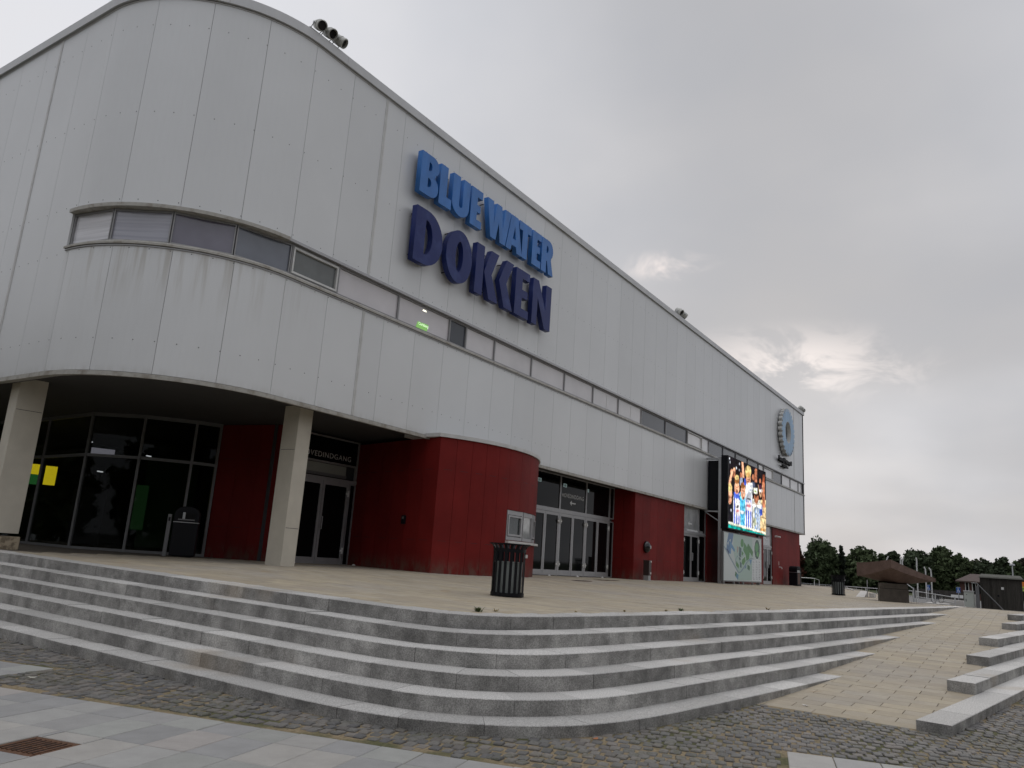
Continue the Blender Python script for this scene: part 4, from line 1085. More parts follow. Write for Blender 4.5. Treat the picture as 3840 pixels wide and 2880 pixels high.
E_(262, 930, 46, 200, sk); E_(262, 780, 42, 90, blond); Ln([(240, 985), (290, 990)], 16, (120, 60, 40)); E_(265, 1090, 18, 12, (160, 60, 50)); P_([(234, 1140), (325, 1140), (335, 1520), (234, 1500)], (30, 28, 34)); E_(285, 1250, 14, 30, (180, 180, 190))
P_([(468, 860), (590, 880), (575, 1590), (478, 1560)], lb)
for x, y in ((500, 1050), (530, 1200), (505, 1330), (540, 1480)): Ln([(x - 22, y - 60), (x + 22, y + 60)], 22, (40, 130, 180))
P_([(480, 1240), (560, 1250), (560, 1310), (480, 1300)], (225, 232, 232)); E_(535, 850, 50, 170, sk); E_(530, 720, 46, 70, hair); E_(540, 985, 15, 34, (100, 35, 30)); Ln([(510, 830), (570, 838)], 12, (110, 60, 40)); Ln([(515, 870), (565, 878)], 9, (230, 225, 220))
P_([(590, 640), (730, 680), (720, 1600), (570, 1590)], wh)
for x in (598, 640, 685): P_([(x, 1000), (x + 22, 1004), (x + 18, 1590), (x - 4, 1585)], blue)
P_([(555, 560), (605, 600), (600, 720), (560, 710)], blue); E_(645, 590, 50, 120, sk); E_(640, 430, 62, 130, blond); E_(640, 500, 40, 60, (190, 150, 90)); Ln([(610, 590), (680, 600)], 16, (120, 70, 45)); E_(640, 640, 14, 18, (90, 35, 30))
P_([(640, 660), (728, 660), (722, 880), (650, 870)], (238, 242, 246)); Ln([(660, 720), (700, 730)], 20, (150, 170, 200)); Ln([(670, 800), (705, 810)], 20, (150, 170, 200)); E_(655, 950, 56, 100, (175, 178, 185)); Ln([(620, 980), (700, 1010)], 30, (70, 70, 76)); P_([(605, 1060), (700, 1060), (700, 1250), (605, 1230)], (236, 214, 216)); Ln([(612, 1130), (690, 1140)], 46, (196, 110, 120))
P_([(735, 980), (900, 1010), (880, 1640), (735, 1600)], (222, 222, 206))
for x in (775, 815, 850): P_([(x, 1150), (x + 18, 1155), (x + 20, 1630), (x, 1620)], (70, 130, 200))
E_(770, 1450, 30, 90, (170, 176, 150)); P_([(870, 1120), (930, 1120), (930, 1300), (880, 1330)], blue); E_(808, 960, 46, 130, sk2); E_(808, 880, 44, 60, (60, 36, 26)); Ln([(775, 950), (840, 955)], 14, (70, 35, 25)); P_([(750, 760), (830, 760), (828, 880), (755, 870)], (236, 236, 214)); Ln([(770, 830), (815, 835)], 30, (140, 170, 90))
P_([(848, 690), (930, 700), (900, 950)], (72, 34, 56)); P_([(862, 790), (935, 780), (930, 840), (865, 840)], (240, 240, 240)); Ln([(845, 690), (895, 950)], 12, (220, 170, 130)); Ln([(935, 700), (900, 950)], 12, (220, 170, 130)); P_([(710, 1060), (920, 1090), (910, 1180), (715, 1130)], (240, 240, 236)); Ln([(730, 1075), (900, 1105)], 14, (190, 150, 110))
P_([(234, 1490), (1002, 1640), (1002, 1680), (234, 1535)], (226, 228, 205)); P_([(234, 1540), (1002, 1690), (1002, 1720), (234, 1612)], (10, 150, 140))
scr = thing('video_screen', 'large lit video screen showing cheering fans in blue and white', 'screen', (41.8, SY + .3, 3.8))
MB().box(38.62, 45.42, SY, SY + .34, 3.76, 7.44).build('cabinet', MT['black'], scr)
MB().box(38.85, 45.15, SY + .345, 13.70, 4.68, 7.20).build('back_casing', MT['black'], scr)
em = bpy.data.materials.new('screen_picture'); em.use_nodes = True; t = NT(em.node_tree); em.node_tree.nodes.clear()
at = t.n('ShaderNodeAttribute', attribute_name='print'); ems = t.n('ShaderNodeEmission'); t.l(at.outputs['Color'], ems.inputs[0]); ems.inputs[1].default_value = 1.15
mo = t.n('ShaderNodeOutputMaterial'); t.l(ems.outputs[0], mo.inputs[0])
def soften(im, k=1):
    for _ in range(k):
        p = np.pad(im, ((1, 1), (1, 1), (0, 0)), mode='edge'); im = (p[1:-1, 1:-1] * 2 + p[:-2, 1:-1] + p[2:, 1:-1] + p[1:-1, :-2] + p[1:-1, 2:]) / 6
    return im
rn = np.random.default_rng(11); low = soften(rn.normal(0, 1, (cvs.nz, cvs.nx, 1)), 6); low /= low.std()
cvs.im = soften(np.clip(cvs.im * np.clip(1 + .30 * low + rn.normal(0, .22, (cvs.nz, cvs.nx, 1)), .3, 1.8) + .01 * rn.random((cvs.nz, cvs.nx, 3)), 0, 1), 1)
raster_panel('picture', 38.74, 45.40, 3.82, 7.42, SY - .004, cvs.nx, cvs.nz, cvs.im, em, scr)
fr = thing('sign_frame', 'galvanised steel frame carrying the video screen and the map board', 'frame', (41.5, SY + .4, 1.05))
MB().box(38.66, 38.80, SY + .36, SY + .50, 1.0, 7.35).build('post', MT['steel'], fr); MB().box(45.2, 45.34, SY + .36, SY + .50, 1.0, 7.35).build('post', MT['steel'], fr)
MB().box(41.6, 41.72, SY + .36, SY + .50, 1.0, 3.9).build('post', MT['steel'], fr)
MB().bar((38.73, SY + .5, 7.28), (38.73, FY - .01, 7.28), .10).build('wall_tie', MT['steel'], fr); MB().bar((38.73, SY + .5, 4.60), (38.73, 13.82, 4.60), .07).build('wall_tie', MT['steel'], fr)
MB().bar((38.73, SY + .45, 4.1), (38.73, 13.80, 4.57), .05).build('brace', MT['steel'], fr)
cm = Canvas(170, 130, (196, 205, 203), persp(170, 1072, 210, 1395, 385, 1440, 39.7, 46.2))
P_ = cm.poly; E_ = cm.ell; Ln = cm.line
P_([(400, 240), (860, 320), (860, 1400), (400, 1390), (470, 1000), (400, 700)], (176, 198, 190))
P_([(180, 640), (520, 1210), (500, 1400), (170, 1395)], (206, 213, 213))
for q, c in (([(285, 235), (405, 258), (380, 455), (340, 560), (300, 770), (232, 630), (240, 500)], (92, 130, 168)), ([(325, 440), (440, 640), (430, 710), (350, 600), (340, 760), (310, 740)], (98, 150, 190)), ([(240, 610), (302, 700), (295, 765), (232, 650)], (30, 62, 116)),
             ([(545, 570), (600, 620), (585, 880), (560, 930), (535, 860)], (82, 112, 118)), ([(495, 560), (530, 590), (520, 680), (490, 760)], (176, 160, 148)), ([(560, 930), (605, 990), (600, 1100), (565, 1080)], (82, 112, 118)),
             ([(665, 465), (745, 610), (800, 700), (780, 880), (720, 930), (700, 780), (640, 660)], (88, 148, 86)), ([(755, 490), (825, 600), (880, 700), (860, 830), (800, 720), (735, 590)], (78, 136, 74)), ([(610, 680), (650, 740), (620, 800), (600, 770)], (96, 150, 90)),
             ([(690, 820), (700, 930), (640, 1040), (605, 980), (620, 890)], (98, 150, 84)), ([(480, 930), (540, 1030), (530, 1120), (465, 1030)], (92, 146, 82)), ([(745, 1015), (800, 1060), (795, 1170), (740, 1120)], (70, 120, 84)),
             ([(455, 1180), (530, 1270), (520, 1395), (440, 1280)], (98, 150, 178)), ([(455, 1180), (490, 1220), (470, 1330), (440, 1280)], (80, 130, 90)), ([(790, 900), (850, 900), (820, 1030)], (104, 150, 188)), ([(680, 1030), (715, 1020), (710, 1100), (675, 1120)], (120, 150, 180)),
             ([(300, 420), (340, 380), (330, 460)], (196, 205, 203)), ([(255, 480), (290, 440), (275, 560)], (196, 205, 203))): P_(q, c)
E_(615, 485, 38, 105, (86, 150, 84)); Ln([(172, 560), (300, 790), (470, 1110), (530, 1215), (590, 1190), (740, 950), (820, 860), (890, 890)], 26, (140, 160, 172)); Ln([(460, 1000), (460, 880), (520, 790)], 18, (140, 165, 172)); Ln([(520, 790), (600, 880), (690, 800), (700, 900)], 10, (205, 212, 210))
E_(972, 640, 72, 255, (236, 240, 238)); E_(972, 640, 66, 245, (52, 98, 78)); E_(965, 590, 40, 110, (92, 156, 96)); P_([(965, 690), (1010, 720), (1005, 840), (960, 800)], (120, 178, 112))
P_([(855, 890), (1072, 900), (1072, 1430), (850, 1410)], (214, 218, 220))
rr = random.Random(4)
for yy in range(930, 1410, 40):
    for xx in (868, 945, 1012): Ln([(xx, yy), (xx + rr.randint(18, 42), yy + 4)], 9, (110, 120, 126))
board = thing('map_board', 'white site map board with green fields below the video screen', 'map board', (41.3, SY + .3, 1.07))
MB().box(38.30, 44.85, SY + .10, SY + .22, 1.20, 3.62).build('panel', MT['alu_dark'], board)
pm_ = mat('map_print', (1, 1, 1), .35, 0, .4, extra=lambda t, geo, c: t.n('ShaderNodeAttribute', attribute_name='print').outputs['Color'])
raster_panel('map_picture', 38.36, 44.80, 1.25, 3.58, SY + .096, cm.nx, cm.nz, cm.im ** 1.12 * 1.0, pm_, board)
for x in (38.5, 40.1, 41.66, 43.3, 44.6): MB().box(x - .04, x + .04, SY + .12, SY + .20, 1.0, 1.21).build('foot', MT['steel'], board)

# ------------------------------------------------------------------ bins
def slat_bin(loc, label):
    t_ = thing('slatted_bin', label, 'litter bin', loc, 'black slatted litter bins on the terrace')
    x, y, z = loc; ns = 18; r0 = .285
    sl = None
    prof = [(r0, .06), (r0, .80), (r0 + .005, .86), (r0 + .03, .90), (r0 + .075, .93)]
    mb = MB(); w = .026
    for i, (r, h) in enumerate(prof): mb.v += [(r, -w, h), (r, w, h), (r + .008, w, h), (r + .008, -w, h)]
    for i in range(len(prof) - 1):
        for j in range(4): mb.f.append((i * 4 + j, i * 4 + (j + 1) % 4, (i + 1) * 4 + (j + 1) % 4, (i + 1) * 4 + j))
    mb.f += [(0, 1, 2, 3), tuple(16 + j for j in range(4))]
    me = mb.mesh('slat'); me.materials.append(MT['black'])
    for i in range(ns):
        o = link('slat', me, None, t_); o.rotation_euler = (0, 0, 2 * math.pi * i / ns)
    def ring(nm, pr, m): 
        q = MB().lathe([(r, h + 0) for r, h in pr], 36, loc); k = len(pr); q.f = q.f[:-2] + [(  (k - 1) * 36 + j, (k - 1) * 36 + (j + 1) % 36, (j + 1) % 36, j) for j in range(36)]
        o = q.build(nm, m, t_); smooth_by_angle(o); return o
    ring('base_ring', [(r0 - .02, .015), (r0 + .02, .015), (r0 + .02, .075), (r0 - .02, .075)], MT['black'])
    ring('band', [(r0 - .008, .79), (r0 + .014, .79), (r0 + .014, .845), (r0 - .008, .845)], MT['black'])
    ring('rim', [(r0 + .055, .925), (r0 + .095, .925), (r0 + .095, .94), (r0 + .055, .94)], MT['black'])
    o = MB().lathe([(.23, .03), (.245, .10), (.25, .60), (.262, .605), (.262, .62), (.245, .62), (.225, .12)], 28, loc).build('liner', MT['liner'], t_); smooth_by_angle(o)
    MB().box(x + .10, x + .16, y - .29, y - .27, z + .70, z + .76).build('lock_plate', MT['trim'], t_)
    MB().obox(x, y, 0, .07, .07, z - .01, z + .05).build('pedestal', MT['black'], t_)
    return t_
b1 = slat_bin((12.12, 7.99, .92), 'black slatted bin with grey liner at the near terrace edge')
b2 = slat_bin((40.5, 7.85, .918), 'black slatted bin standing alone between the arena and the stone sculpture')
def hood_bin(loc, rz, label, strip):
    t_ = thing('hooded_bin', label, 'litter bin', loc, 'black hooded litter bins')
    m = MB(); pts = [(-.30, 0), (.30, 0), (.30, .92), (-.30, .92)]
    m.box(-.30, .30, -.28, .28, .02, .90)
    b = link('body', m.mesh('body'), MT['black'], t_, bevel=.03); LOC[b.name] = tuple(loc)
    h = MB(); pr = [(-.30, .92), (-.30, 1.16), (-.22, 1.28), (-.08, 1.33), (.08, 1.33), (.22, 1.28), (.30, 1.16), (.30, .92)]
    n = len(pr); fr_ = MB()
    h.slab([(x, -.28, z) for x, z in pr], (0, .56, 0))
    link('hood', h.mesh('hood'), MT['black'], t_, bevel=.02)
    link('opening', MB().box(-.20, .20, -.285, -.279, 1.0, 1.16).mesh('opening'), mat('bin_opening', (.002, .002, .002), .9), t_)
    link('flap_edge', MB().box(-.20, .20, -.30, -.281, .965, .995).mesh('flap_edge'), MT['alu_dark'], t_)
    link('lid_line', MB().box(-.305, .305, -.287, .285, .90, .918).mesh('lid_line'), MT['steel'], t_)
    if strip:
        link('ash_post', MB().box(-.45, -.36, -.20, -.08, 0, 1.10).mesh('ash_post'), MT['alu_dark'], t_)
        link('ash_slot', MB().box(-.43, -.38, -.206, -.2005, .92, 1.02).mesh('ash_slot'), MT['black'], t_)
        link('door_tag', MB().box(-.10, -.04, -.287, -.281, 1.0, 1.17).mesh('door_tag'), MT['steel'], t_)
    else:
        link('side_panel', MB().box(.32, .75, -.10, .25, 0, .82).mesh('side_panel'), mat('brown_box', (.05, .028, .022), .6), t_)
        link('label_plate', MB().box(-.27, .1, -.286, -.281, .92, 1.05).mesh('label_plate'), MT['trim'], t_)
        link('front_panel', MB().box(-.20, .12, -.287, -.2815, .12, .86).mesh('front_panel'), mat('brown_panel', (.10, .05, .035), .6), t_)
    t_.rotation_euler = (0, 0, rz); t_.scale = (1, 1, .95)
    return t_
hood_bin((12.35, 18.15, 1.075), R(-38), 'black hooded bin with ash post in front of the curved glass wall', True)
hood_bin((54.3, 13.2, 1.08), R(-10), 'black hooded bin with brown side box at the far red wall', False)

# ------------------------------------------------------------------ small fittings
t_ = thing('wall_bell', 'glossy black domed bell on the red wall above the ashtray', 'bell', (31.55, 13.86, 2.46))
o = MB().lathe([(.01, 0), (.24, 0), (.255, .03), (.24, .10), (.17, .18), (.06, .215), (.005, .22)], 28, (31.55, 13.858, 2.46), Matrix.Rotation(R(90), 3, 'X')).build('dome', mat('gloss_black', (.006, .006, .007), .12, 0, .6), t_); smooth_by_angle(o, 50)
MB().box(31.58, 31.66, 13.636, 13.642, 2.40, 2.52).build('badge', MT['trim'], t_)
t_ = thing('ashtray_box', 'dark metal ashtray box on a steel foot against the red wall', 'ashtray', (31.05, 13.5, 1.08))
MB().box(30.92, 31.18, 13.40, 13.66, 1.28, 1.90).build('box', mat('ash_box', (.045, .03, .028), .35, .2), t_, bevel=.012)
MB().box(30.93, 31.17, 13.42, 13.64, 1.06, 1.28).build('foot', MT['steel'], t_)
MB().box(31.06, 31.15, 13.392, 13.399, 1.34, 1.42).box(31.09, 31.16, 13.392, 13.399, 1.82, 1.885).build('badge', MT['white'], t_)
MB().box(31.185, 31.195, 13.44, 13.62, 1.60, 1.80).build('lid_plate', MT['steel'], t_)
t_ = thing('intercom', 'small black intercom on the shaded red wall beside the first entrance', 'intercom', (16.62, 14.6, 2.40))
MB().obox(16.60, 14.55, math.atan2(4.0, .95) - math.pi / 2, .035, .075, 2.33, 2.57).build('case', MT['black'], t_, bevel=.01); MB().obox(16.555, 14.54, math.atan2(4.0, .95) - math.pi / 2, .004, .04, 2.47, 2.53).build('reader_window', MT['alu_dark'], t_)
t_ = thing('security_camera', 'white security camera on the far red wall', 'camera', (52.0, 13.8, 4.1))
MB().box(51.94, 52.06, 13.78, 13.858, 4.06, 4.18).build('mount', MT['white'], t_); MB().tube([(52.0, 13.78, 4.12), (51.94, 13.50, 4.08)], .05, 10).build('housing', MT['white'], t_)
t_ = thing('wall_tap', 'pale outdoor tap with notice plate low on the far red wall', 'tap', (52.9, 13.8, 2.1))
MB().tube([(52.9, 13.858, 2.20), (52.9, 13.7, 2.20), (52.9, 13.66, 2.10)], .035, 8).build('spout', MT['trim'], t_); MB().box(52.72, 52.95, 13.845, 13.858, 2.32, 2.56).build('notice_plate', mat('notice', (.35, .2, .18), .6), t_)
for i, (x, y, lab) in enumerate(((14.95, 16.9, 'left leaf of the first entrance'), (17.1, 16.75, 'side light of the first entrance'), (24.65, 14.5, 'nearest pair of the three double doors'), (26.75, 14.5, 'middle pair of the three double doors'), (28.85, 14.5, 'farthest pair of the three double doors'))):
    o = MB().lathe([(.05, 0), (.05, .015), (.035, .04), (.012, .05)], 14, (x, y, 1.078)).build('door_stop', MT['white']); smooth_by_angle(o, 50)
    tag(o, 'small white domed door stop before the ' + lab, 'door stop', 'door stops')
# mat wells in the terrace before the doors
for x, y, sx, lab in ((22.4, 12.0, .45, 'dark drain grate in the terrace near the curved red bay'), (25.4, 12.6, .75, 'long dark drain grate in the terrace before the double doors')):
    z = zter(x, y); m = MB(); m.box(x - sx, x + sx, y - .16, y + .16, z - .01, z + .006)
    g_ = thing('drain_grate', lab, 'drain', (x, y, z)); m.build('frame', MT['rust'], g_)
    for k in range(int(sx * 2 / .09)): MB().box(x - sx + .04 + k * .09, x - sx + .075 + k * .09, y - .13, y + .13, z + .0065, z + .010).build('slot', MT['black'], g_)
# manhole in the flagstones
c = O2 + UU * (sum(MAN_A) / 2) + VV * (sum(MAN_B) / 2); an = math.atan2(UU[1], UU[0])
mh = thing('manhole_cover', 'rusty square cast-iron drain cover set in the flagstones', 'drain cover', (c[0], c[1], .012))
MB().obox(c[0], c[1], an, .225, .22, -.02, .006).build('frame', MT['rust'], mh)
for k in range(7):
    for h_ in (-1, 1):
        q = c + UU * (-.15 + k * .05) + VV * (h_ * .085); MB().obox(q[0], q[1], an, .011, .065, .0065, .0085).build('slot', MT['black'], mh)
for k in range(8):
    q = c + UU * (-.175 + k * .05); MB().obox(q[0], q[1], an, .010, .165, .0065, .0125).build('rib', MT['rust'], mh)
# weeds in the kerb joint and a few fallen leaves
wm = mat('weed', (.06, .085, .025), .8, var=.3, vscale=30); dm = mat('dry_weed', (.22, .17, .07), .9, var=.3, vscale=30)
def weed(x, y, h, n, m, label):
    z = zter(x, y); mb = MB()
    for i in range(n):
        a = random.uniform(0, 6.28); l = h * random.uniform(.5, 1.1); r0 = random.uniform(0, h * .5); w = h * .12
        p = Vector((x + r0 * math.cos(a), y + r0 * math.sin(a), z - .005)); tip = p + Vector((math.cos(a) * l * .7, math.sin(a) * l * .7, l * random.uniform(.35, 1))); s_ = Vector((-math.sin(a), math.cos(a), 0)) * w
        md = (p + tip) / 2 + Vector((0, 0, l * .15)); mb.add([p - s_ * .4, p + s_ * .4, md + s_, md - s_, tip], [(0, 1, 2, 3), (3, 2, 4)])
    o = mb.build('weed', m); tag(o, label, 'weed', 'weeds in the kerb joint')
weed(8.50, 6.03, .09, 34, wm, 'green leafy weed tuft in the kerb joint before the near bin')
weed(8.82, 5.98, .06, 14, dm, 'small dry weed just right of the green tuft')
weed(13.44, 5.20, .07, 26, wm, 'low green weed on the kerb joint below the screen side')
weed(12.9, 5.25, .045, 24, dm, 'flat dry weed patch along the kerb joint')
weed(11.6, 5.42, .04, 20, dm, 'thin dry weed line farther along the kerb joint')
weed(17.3, 4.78, .09, 10, dm, 'lone upright dry weed on the far kerb joint')
weed(10.3, 5.58, .035, 14, dm, 'tiny dry weed between bin and kerb')
for i, (x, y, z, c_, lab) in enumerate(((6.95, 3.50, .02, (.35, .13, .05), 'orange fallen leaf on the cobbles at the stair foot'), (10.95, 2.55, .02, (.55, .54, .5), 'pale scrap on the cobbles by the ramp foot'), (4.55, 8.95, .03, (.6, .58, .5), 'pale pebble on the cobbles beside the flagstones')  )):
    mb = MB(); a = i * 1.3; pr = [(-.045, 0), (-.02, .02), (.02, .022), (.05, 0), (.02, -.022), (-.02, -.02)]
    mb.add([(x + px * math.cos(a) - py * math.sin(a), y + px * math.sin(a) + py * math.cos(a), z + .012 * abs(px) / .05) for px, py in pr] + [(x, y, z - .001)], [(j, (j + 1) % 6, 6) for j in range(6)])
    tag(mb.build('fallen_leaf' if 'leaf' in lab else 'litter_scrap', mat('scrap', c_, .8)), lab, 'leaf' if 'leaf' in lab else 'litter')

t_ = thing('handrail', 'steel handrail end reaching in front of the left column', 'handrail', (7.05, 20.3, 1.02))
MB().tube([(6.95, 20.9, 2.12), (7.60, 18.05, 2.12)], .022, 8).build('rail', MT['alu_dark'], t_); MB().tube([(6.95, 20.9, 2.0), (7.45, 18.7, 2.0)], .008, 6).build('wire', MT['alu_dark'], t_); MB().tube([(7.05, 20.45, 1.0), (7.05, 20.45, 2.12)], .022, 8).build('post', MT['alu_dark'], t_)
# ------------------------------------------------------------------ beyond the terrace
struct(MB().add([(38.7, -120, .25), (230, -120, .25), (230, 200, .25), (38.7, 200, .25)], [(0, 1, 2, 3)]).build('car_park', MT['asphalt']))
struct(MB().add([(120, -300, .256), (900, -300, .256), (900, 500, .256), (120, 500, .256)], [(0, 1, 2, 3)]).build('grass_field', MT['grass']))
# stone sculpture: a tilted four-cornered slab on a block
scu = thing('stone_sculpture', 'brown granite sculpture, a tilted curved slab balanced on a square block', 'sculpture', (36.9, 4.9, .9))
sm = mat('brown_granite', (.145, .098, .082), .7, 0, .3, var=.18, vscale=4, speck=.22, sscale=60, bump=.3, bscale=60)
pb_ = mat('dark_granite', (.085, .072, .06), .75, 0, .3, var=.2, vscale=4, speck=.15, sscale=60, bump=.3, bscale=60)
blk = MB().prism([(35.75, 5.33), (36.62, 4.37), (37.75, 4.55), (37.0, 5.6)], .88, 1.42).build('block', pb_, scu, bevel=.03)
MB().prism([(35.77, 5.32), (36.62, 4.39), (37.73, 4.56), (37.0, 5.58)], 1.425, 1.64).build('block', pb_, scu, bevel=.02)
NC, LC, RC_, FC = (35.35, 4.82, 2.58, .33), (36.5, 6.32, 2.42, .56), (37.2, 3.42, 1.96, .15), (38.6, 4.9, 2.05, .30)
N = 18; grid_t, grid_b = [], []
for j in range(N + 1):
    for i in range(N + 1):
        u, v = i / N, j / N
        w = [(1 - u) * (1 - v), u * (1 - v), (1 - u) * v, u * v]
        P4 = [sum(wi * c[k] for wi, c in zip(w, (NC, LC, RC_, FC))) for k in range(4)]
        bul = (16 * u * (1 - u) * v * (1 - v)) ** .9; e = min(u, 1 - u, v, 1 - v)
        bx_, by_ = P4[0] + .12 * math.sin(math.pi * v) * (1 if u > .5 else -1) * (abs(u - .5) * 2) ** 4, P4[1] + .12 * math.sin(math.pi * u) * (1 if v > .5 else -1) * -1 * (abs(v - .5) * 2) ** 4
        sag = -.05 * math.sin(math.pi * u) * (1 - v) - .03 * math.sin(math.pi * v) * (1 - u)
        grid_t.append((bx_, by_, P4[2] + sag - .05 * bul)); grid_b.append((bx_, by_, (P4[2] - P4[3] + sag * 1.4) * (1 - bul) + 1.62 * bul if e > 0 else P4[2] - P4[3] + sag * 1.6))
n1_ = N + 1; f = []
for j in range(N):
    for i in range(N):
        a = j * n1_ + i; f += [(a, a + 1, a + n1_ + 1, a + n1_), tuple(x + n1_ * n1_ for x in (a, a + n1_, a + n1_ + 1, a + 1))]
rim = [i for i in range(N)] + [j * n1_ + N for j in range(N)] + [N * n1_ + i for i in range(N, 0, -1)] + [j * n1_ for j in range(N, 0, -1)]
f += [(a, b, b + n1_ * n1_, a + n1_ * n1_) for a, b in zip(rim, rim[1:] + rim[:1])]
o = MB().add(grid_t + grid_b, f).build('slab', sm, scu); smooth_by_angle(o, 18)
# low white blocks beside it
con = mat('white_concrete', (.52, .50, .47), .8, var=.08)
o = MB().add([(40.7, 6.75, .925), (40.7, 7.12, .925), (42.6, 7.22, .925), (42.6, 6.92, .925), (42.6, 6.92, 1.19), (42.6, 7.22, 1.19)], [(0, 3, 2, 1), (0, 1, 5, 4), (0, 4, 3), (1, 2, 5), (2, 3, 4, 5)]).build('concrete_wedge', con)
tag(o, 'white concrete wedge lying between the far bin and the sculpture', 'concrete block')
o = MB().box(41.8, 42.4, 6.50, 6.72, .925, 1.12).build('concrete_block', con, bevel=.01); tag(o, 'upright white concrete block right beside the white wedge', 'concrete block')
o = MB().box(41.6, 42.3, 6.02, 6.32, .925, .99).build('concrete_block', con, bevel=.01); tag(o, 'low flat white concrete block nearest the sculpture', 'concrete block')
t_ = thing('marker_post', 'thin grey steel post with foot plate before the white blocks', 'post', (41.4, 6.72, .925))
MB().tube([(41.4, 6.72, .93), (41.4, 6.72, 1.74)], .02, 8).build('pole', MT['steel'], t_); MB().box(41.3, 41.5, 6.62, 6.82, .924, .934).build('foot_plate', MT['rust'], t_)
# railings
def railing(pts, zt0, zt1, label, nrail=2, zg=.25, r=.03, infill=False):
    t_ = thing('railing', label, 'railing', (*pts[0], zg), 'steel railings behind the terrace')
    P = Path(pts); n = max(2, int(P.len / 1.6)); zt_ = lambda s: zt0 + (zt1 - zt0) * s / P.len
    for i in range(n + 1):
        s = P.len * i / n; q = P.at(s); MB().tube([(*q, zg), (*q, zt_(s) + .05)], r * 1.4, 8).build('post', MT['trim'], t_)
    for k in range(nrail):
        MB().tube([(*P.at(s), zt_(s) - k * .38) for s in np.linspace(0, P.len, 6)], r, 6).build('rail', MT['trim'], t_)
    if infill:
        for s in np.arange(.3, P.len, .55): q = P.at(s); MB().tube([(*q, zg + .1), (*q, zt_(s))], .012, 5).build('baluster', MT['steel'], t_)
railing([(67, 12.6), (66, 7.6)], 1.20, 1.22, 'grey steel railing with balusters seen left of the sculpture block', 2, infill=True)
railing([(66, 7.4), (66, 4.9)], 1.22, .98, 'grey steel railing sloping down behind the bicycle', 2)
railing([(58, 10.3), (70, 13.8)], 1.08, 1.15, 'low grey rail at the terrace edge behind the far bin', 1)
wf = thing('wire_fence', 'low wire fence along the playing field behind the far bin', 'fence', (112, 24, .25))
for y in np.arange(19.5, 33, 1.9): MB().tube([(112, y, .25), (112, y, 1.0)], .03, 6).build('post', MT['steel'], wf)
for z in (.6, .95): MB().tube([(112, 19.5, z), (112, 32.7, z)], .02, 5).build('wire', MT['steel'], wf)
# bent poles
for i, (y, tops, lab) in enumerate(((8.75, [(8.75, 3.22), (8.66, 3.44), (8.61, 3.53)], 'bent grey pole above the peak of the sculpture'), (7.84, [(7.84, 3.21), (7.79, 3.55)], 'straight grey pole, first of the close pair above the sculpture'), (7.73, [(7.73, 3.17), (7.68, 3.40), (7.64, 3.54)], 'bent grey pole, second of the close pair above the sculpture'),
                                    (6.83, [(6.83, 2.92), (6.82, 3.36), (6.86, 3.54)], 'tall grey pole with kinked tip over the sloping sculpture edge'), (6.30, [(6.30, 2.74), (6.38, 2.93)], 'short leaning grey pole tip over the sloping sculpture edge'), (5.96, [(5.96, 2.49), (5.97, 2.71), (6.09, 2.89)], 'bent grey pole nearest the pointed sculpture end'))):
    s = 80 / 62; pts = [(80, y * s, .25)] + [(80, a * s, 1.6 + (b - 1.6) * s) for a, b in tops]
    o = MB().tube(pts, .055, 8).build('bent_pole', MT['trim']); tag(o, lab, 'pole', 'bent steel poles behind the sculpture')
o = MB().tube([(76, 9.4, 1.85), (76, 8.7, 1.35)], .05, 6).tube([(76, 9.4, .25), (76, 9.4, 1.87)], .05, 6).tube([(76, 8.7, .25), (76, 8.7, 1.45)], .05, 6).build('pole_brace', MT['steel']); tag(o, 'grey braced pole pair just right of the sculpture block', 'pole')
# disabled parking signs
def dis_sign(x, y0, y1, z0, z1, label):
    t_ = thing('parking_sign', label, 'sign', (x, (y0 + y1) / 2, .25), 'blue disabled parking signs')
    MB().box(x, x + .02, y0, y1, z0, z1).build('plate', mat('sign_blue', (.012, .085, .32), .4), t_)
    MB().tube([(x + .05, (y0 + y1) / 2, .25), (x + .05, (y0 + y1) / 2, z1)], .03, 6).build('pole', MT['steel'], t_)
    yc, h = (y0 + y1) / 2, z1 - z0; m = MB(); q = lambda a, b: (x - .004, yc - a * h, z0 + b * h)
    m.slab([q(-.06, .80), q(.02, .80), q(.02, .88), q(-.06, .88)], (.003, 0, 0)).slab([q(-.05, .45), q(.02, .45), q(.02, .76), q(-.05, .76)], (.003, 0, 0)).slab([q(-.05, .42), q(.16, .42), q(.16, .48), q(-.05, .48)], (.003, 0, 0)).slab([q(.11, .42), q(.2, .14), q(.25, .16), q(.16, .44)], (.003, 0, 0))
    rg = [(math.cos(R(a)), math.sin(R(a))) for a in range(120, 341, 20)]
    for (c0, s0), (c1, s1) in zip(rg[:-1], rg[1:]): m.slab([q(.01 + .2 * c0, .36 + .2 * s0), q(.01 + .2 * c1, .36 + .2 * s1), q(.01 + .14 * c1, .36 + .14 * s1), q(.01 + .14 * c0, .36 + .14 * s0)], (.003, 0, 0))
    m.build('wheelchair_symbol', MT['white'], t_)
    MB().box(x - .002, x + .0, y0, y1, z1 - .02, z1).box(x - .002, x, y0, y1, z0, z0 + .02).build('border', MT['white'], t_)
dis_sign(100, 9.78, 10.18, 1.24, 1.82, 'blue disabled parking sign close beside the sculpture')
dis_sign(101, 6.94, 7.33, 1.16, 1.77, 'blue disabled parking sign nearer the utility cabinet')
for y0, y1, lab in ((7.20, 7.95, 'wider white board on the fence behind the bicycle'), (6.76, 7.13, 'narrower white board on the fence beside the cabinet')):
    o = MB().box(102, 102.03, y0, y1, .60, .94).build('white_board', MT['white'], bevel=.004); tag(o, lab, 'board', 'white boards on the fence')
